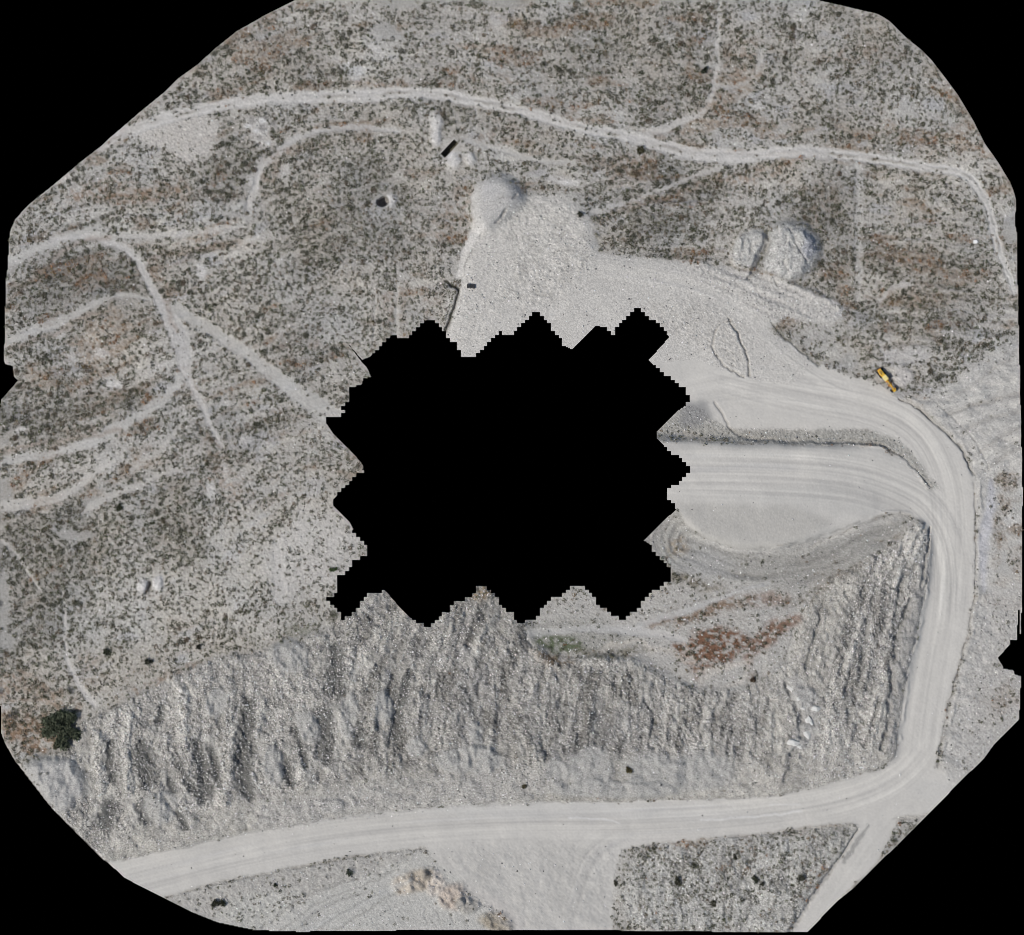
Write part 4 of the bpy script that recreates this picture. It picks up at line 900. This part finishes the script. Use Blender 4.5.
def tufts(x, y, z, r, col, K, r_, lsz=.62):
    """K leaf faces per tuft, spread through a low uneven dome"""
    n = len(x)
    lob = r_.normal(0, .28, (n, 1, 2))
    a = r_.uniform(0, 2*np.pi, (n, K)); q = np.sqrt(r_.uniform(0, 1, (n, K))); h = (1 - q**2) ** .5 * r_.uniform(.2, 1, (n, K)) * .85
    c = np.stack([q*np.cos(a), q*np.sin(a), h], -1); c[..., :2] += lob * h[..., None]
    u = r_.normal(0, 1, (n, K, 3)); u /= np.linalg.norm(u, axis=-1, keepdims=True)
    w = np.cross(u, r_.normal(0, 1, (n, K, 3))); w /= np.linalg.norm(w, axis=-1, keepdims=True) + 1e-6
    s_ = lsz * r_.uniform(.5, 1.15, (n, K, 1))
    tri = np.stack([c - u*s_*.5 - w*s_*.28, c + u*s_*.5 - w*s_*.28, c + w*s_*.5], 2)
    tri = tri * r[:, None, None, None] + np.stack([x, y, z], -1)[:, None, None, :]
    cc = np.repeat((col[:, None, :] * r_.uniform(.65, 1.45, (n, K, 1)))[:, :, None, :], 3, 2)
    return tri.reshape(-1, 3), cc.reshape(-1, 3)
order = np.argsort(-rad)
big = order[:0]
# the ~285 largest stand as shrubs of their own
big = order[:285]; rest = order[285:]
X, Y, Zp = wx(px), wy(py), zat(px, py)
v, c = tufts(X[rest], Y[rest], Zp[rest], rad[rest], base[rest], 26, rng)
o = mesh_np('desert_scrub', v, np.arange(len(v)).reshape(-1, 3), 3, c, False, M_leaf)
tag(o, 'low grey-green desert scrub dotted over all slopes', kind='stuff')
# pale dry grass crumbs between them
variants = []
for k, (nm, col) in enumerate((('dark olive', (.10,.10,.075)), ('grey-green', (.13,.13,.10)), ('brownish dry', (.17,.135,.10)))):
    for q in range(3):
        vv, cc = tufts(np.zeros(1), np.zeros(1), np.zeros(1), np.ones(1), np.array([col]), 150, np.random.default_rng(50 + 3*k + q), .34)
        me_o = mesh_np('foliage', vv, np.arange(len(vv)).reshape(-1, 3), 3, cc, False, M_leaf)
        me = me_o.data; bpy.data.objects.remove(me_o)
        sm_ = MB()
        for j in range(5):
            a = j * 1.3 + q; sm_.tube([(0, 0, -.1), (.5*math.cos(a), .5*math.sin(a), .55)], (.05, .015), 5)
        so = sm_.build('stem', STL); sme = so.data; bpy.data.objects.remove(so)
        variants.append((nm, me, sme))
M_bark = plain('shrub_bark', (.11, .085, .06), .9, 0, 5, .3)
for _, _, sme in variants: sme.materials.clear(); sme.materials.append(M_bark)
for i in big:
    k = {0: 0, 1: 1, 2: 0, 3: 2}[int(pick[i])]; nm, me, sme = variants[3*k + int(rng.integers(3))]
    s_ = float(rad[i])
    sh = empty('shrub', (float(X[i]), float(Y[i]), float(Zp[i])), float(rng.uniform(0, 6.28))); sh.scale = (s_, s_ * float(rng.uniform(.8, 1.1)), s_ * .8)
    lm, where = landmark(px[i], py[i])
    tag(sh, f'{nm} shrub {where}', 'shrub', f'shrubs around {lm}')
    a = bpy.data.objects.new('foliage', me); C.objects.link(a); a.parent = sh
    b = bpy.data.objects.new('stem', sme); C.objects.link(b); b.parent = sh

# named bushes one can point at
def bush(px, py, r, h, col, lab, seed, sx=1.0, K=None, name='bush', cat='bush'):
    r_ = np.random.default_rng(seed); K = K or int(260 * max(r, 1.2))
    root = empty(name, at(px, py, -.05)); tag(root, lab, cat)
    nl = 6 if r < 4 else 22; la = r_.uniform(0, 6.28, nl); lr = r * r_.uniform(.3, .75 if r < 4 else .92, nl); lc = np.stack([lr*np.cos(la)*sx, lr*np.sin(la), h*r_.uniform(.35, .65, nl)], -1)
    lc = np.concatenate([lc, [[0, 0, h*.65]]]); ls = np.concatenate([r*r_.uniform(.3, .55, nl) * (1 if r < 4 else .55), [r*.4]])
    vs = []; cs = []
    for (x, y, z), s_ in zip(lc, ls):
        k = K // (nl + 1)
        d = r_.normal(0, 1, (k, 3)); d /= np.linalg.norm(d, axis=1, keepdims=True); c = np.array((x, y, z)) + d * s_ * np.abs(r_.normal(.75, .38, (k, 1))) * np.array((1, 1, .7)); c[:, 2] = np.maximum(c[:, 2], .05)
        u = r_.normal(0, 1, (k, 3)); u /= np.linalg.norm(u, axis=1, keepdims=True); w = np.cross(u, r_.normal(0, 1, (k, 3))); w /= np.linalg.norm(w, axis=1, keepdims=True)
        q = (.10 + .07 * min(r, 4)) * r_.uniform(.6, 1.3, (k, 1))
        vs.append(np.stack([c - u*q - w*q*.5, c + u*q - w*q*.5, c + u*q*.6 + w*q*.6, c - u*q*.6 + w*q*.6], 1)); 
        cs.append(np.repeat((np.array(col) * r_.uniform(.55, 1.6, (k, 1)) * (r_.uniform(.8, 1.25)))[:, None, :], 4, 1))
    vs = np.concatenate(vs).reshape(-1, 3); cs = np.concatenate(cs).reshape(-1, 3)
    f = mesh_np('crown' if name == 'tree' else 'foliage', vs, np.arange(len(vs)).reshape(-1, 4), 4, cs, False, M_leaf); f.parent = root
    t_ = MB(); tk = .05 * r + .03
    for (x, y, z) in lc: t_.tube([(0, 0, 0), (x*.35, y*.35, z*.5)], (tk, tk*.7), 7).tube([(x*.35, y*.35, z*.5), (x, y, z)], (tk*.7, tk*.3), 7)
    t_.build('trunk' if name == 'tree' else 'stem', M_bark, root, sm=True)
bush(61,729,6.4,4.6,(.075,.086,.058),'broad dark green tree standing alone on rust-brown ground',1,1.0,7500,'tree','tree')
bush(46,722,1.9,1.6,(.06,.065,.045),'dark bush touching the west side of the broad tree',2)
bush(72,716,1.7,1.5,(.07,.065,.045),'low dark bush just north-east of the broad tree',3)
bush(56,745,1.5,1.2,(.08,.08,.055),'small olive bush at the southern foot of the broad tree',21)
bush(218,903,2.0,1.4,(.05,.052,.035),'dark bush beneath the south-western end of the lower haul road',4,1.4)
bush(349,873,1.35,1.2,(.07,.08,.06),'grey-green bush in the wedge between the haul road and side ramp',5)
bush(276,885,.8,.7,(.05,.055,.04),'tiny dark bush near the west end of the wedge of ground',6)
bush(677,881,1.7,1.4,(.06,.058,.042),'round dark bush, westernmost on the rough ground below the haul road',7)
bush(755,879,1.6,1.4,(.06,.065,.045),'round dark bush in the middle of the rough ground below the haul road',8)
bush(735,857,1.0,.9,(.06,.06,.045),'small bush close under the south edge of the haul road',9)
bush(762,884,.8,.7,(.06,.06,.045),'little bush touching the south-east side of a round dark bush',10)
bush(801,878,1.5,1.1,(.08,.078,.06),'greyish bush near the bank of the south-western side road',11)
bush(713,905,1.6,1.0,(.09,.085,.065),'sprawling grey bush at the south of the rough ground',12)
bush(615,883,1.0,.9,(.09,.085,.065),'grey bush at the edge of the southern loading pad',13)
bush(629,769,1.3,1.0,(.10,.085,.045),'olive-brown bush on smooth fines above the lower haul road',14,1.3)
bush(524,786,.9,.8,(.09,.08,.05),'small olive bush on the fines west of the olive-brown one',15)
bush(149,662,1.5,1.3,(.05,.05,.038),'dark bush on pale slope above the spoil rows',16)
bush(199,647,1.2,1.1,(.05,.05,.04),'dark bush east of another on the pale slope above the spoil',17)
bush(107,652,1.5,1.2,(.06,.065,.045),'paired dark bushes west on the pale slope',18)
bush(580,215,1.1,.9,(.06,.06,.045),'lone dark bush at the east rim of the northern spread',19)
bush(334,570,1.3,1.0,(.09,.12,.06),'greenish bush at the edge of the pale south-western slope',20,1.4)
bush(641,151,1.7,1.3,(.085,.08,.05),'olive bush below the junction of the upper tracks',22)
bush(704,70,1.5,1.2,(.05,.055,.04),'dark bush just west of the track running north',23)
bush(121,508,1.6,1.2,(.06,.065,.042),'dark bush at the end of a pale looping track',24)
bush(752,681,1.3,.9,(.10,.075,.055),'brown bush south-east of the rust-red weed patch',25)

# ------------------------------------------------------------------ loose stones
rs = np.random.default_rng(99)
def stones(name, N, fld, smin, smax, colf, keepmask):
    x = rs.uniform(1, W - 3, N); y = rs.uniform(1, Hh - 3, N); ix = x.astype(int); iy = y.astype(int)
    s_ = (kpm[iy, ix] > .85) & (rs.uniform(0, 1, N) < fld[iy, ix]); x, y = x[s_], y[s_]; n = len(x)
    b = np.array([(1,0,0),(-1,0,0),(0,1,0),(0,-1,0),(0,0,1),(0,0,-.6)], float); F = np.array([(0,2,4),(2,1,4),(1,3,4),(3,0,4),(2,0,5),(1,2,5),(3,1,5),(0,3,5)])
    r = smin + (smax - smin) * rs.power(.55, n)
    vb = b[None] * rs.uniform(.6, 1.15, (n, 6, 1)) + rs.uniform(-.22, .22, (n, 6, 3))
    a = rs.uniform(0, 6.28, n); ca, sa = np.cos(a)[:, None], np.sin(a)[:, None]
    vx = vb[..., 0]*ca - vb[..., 1]*sa; vy = vb[..., 0]*sa + vb[..., 1]*ca
    V_ = np.stack([vx, vy, vb[..., 2]*.75], -1) * r[:, None, None] + np.stack([wx(x), wy(y), zat(x, y) + r*.12], -1)[:, None, :]
    F_ = (np.arange(n)[:, None, None]*6 + F[None]).reshape(-1, 3)
    c = colf(n); print(name, n)
    return mesh_np(name, V_.reshape(-1, 3), F_, 3, np.repeat(c[:, None], 6, 1).reshape(-1, 3), False, M_stone)
kpm = blur(keep.astype(np.float32), 1.0)
def cg(n):
    t_ = rs.uniform(0, 1, (n, 1)); base_ = np.where(t_ < .42, .72, np.where(t_ < .75, .42, .17)) * rs.uniform(.8, 1.2, (n, 1))
    return base_ * np.array((1.0, .985, .965)) * (1 + rs.normal(0, .02, (n, 3)))
o = stones('loose_rubble', 260000, np.clip(stone, 0, 1), .12, .42, cg, None)
tag(o, 'broken pale rubble strewn over the spoil', kind='stuff')
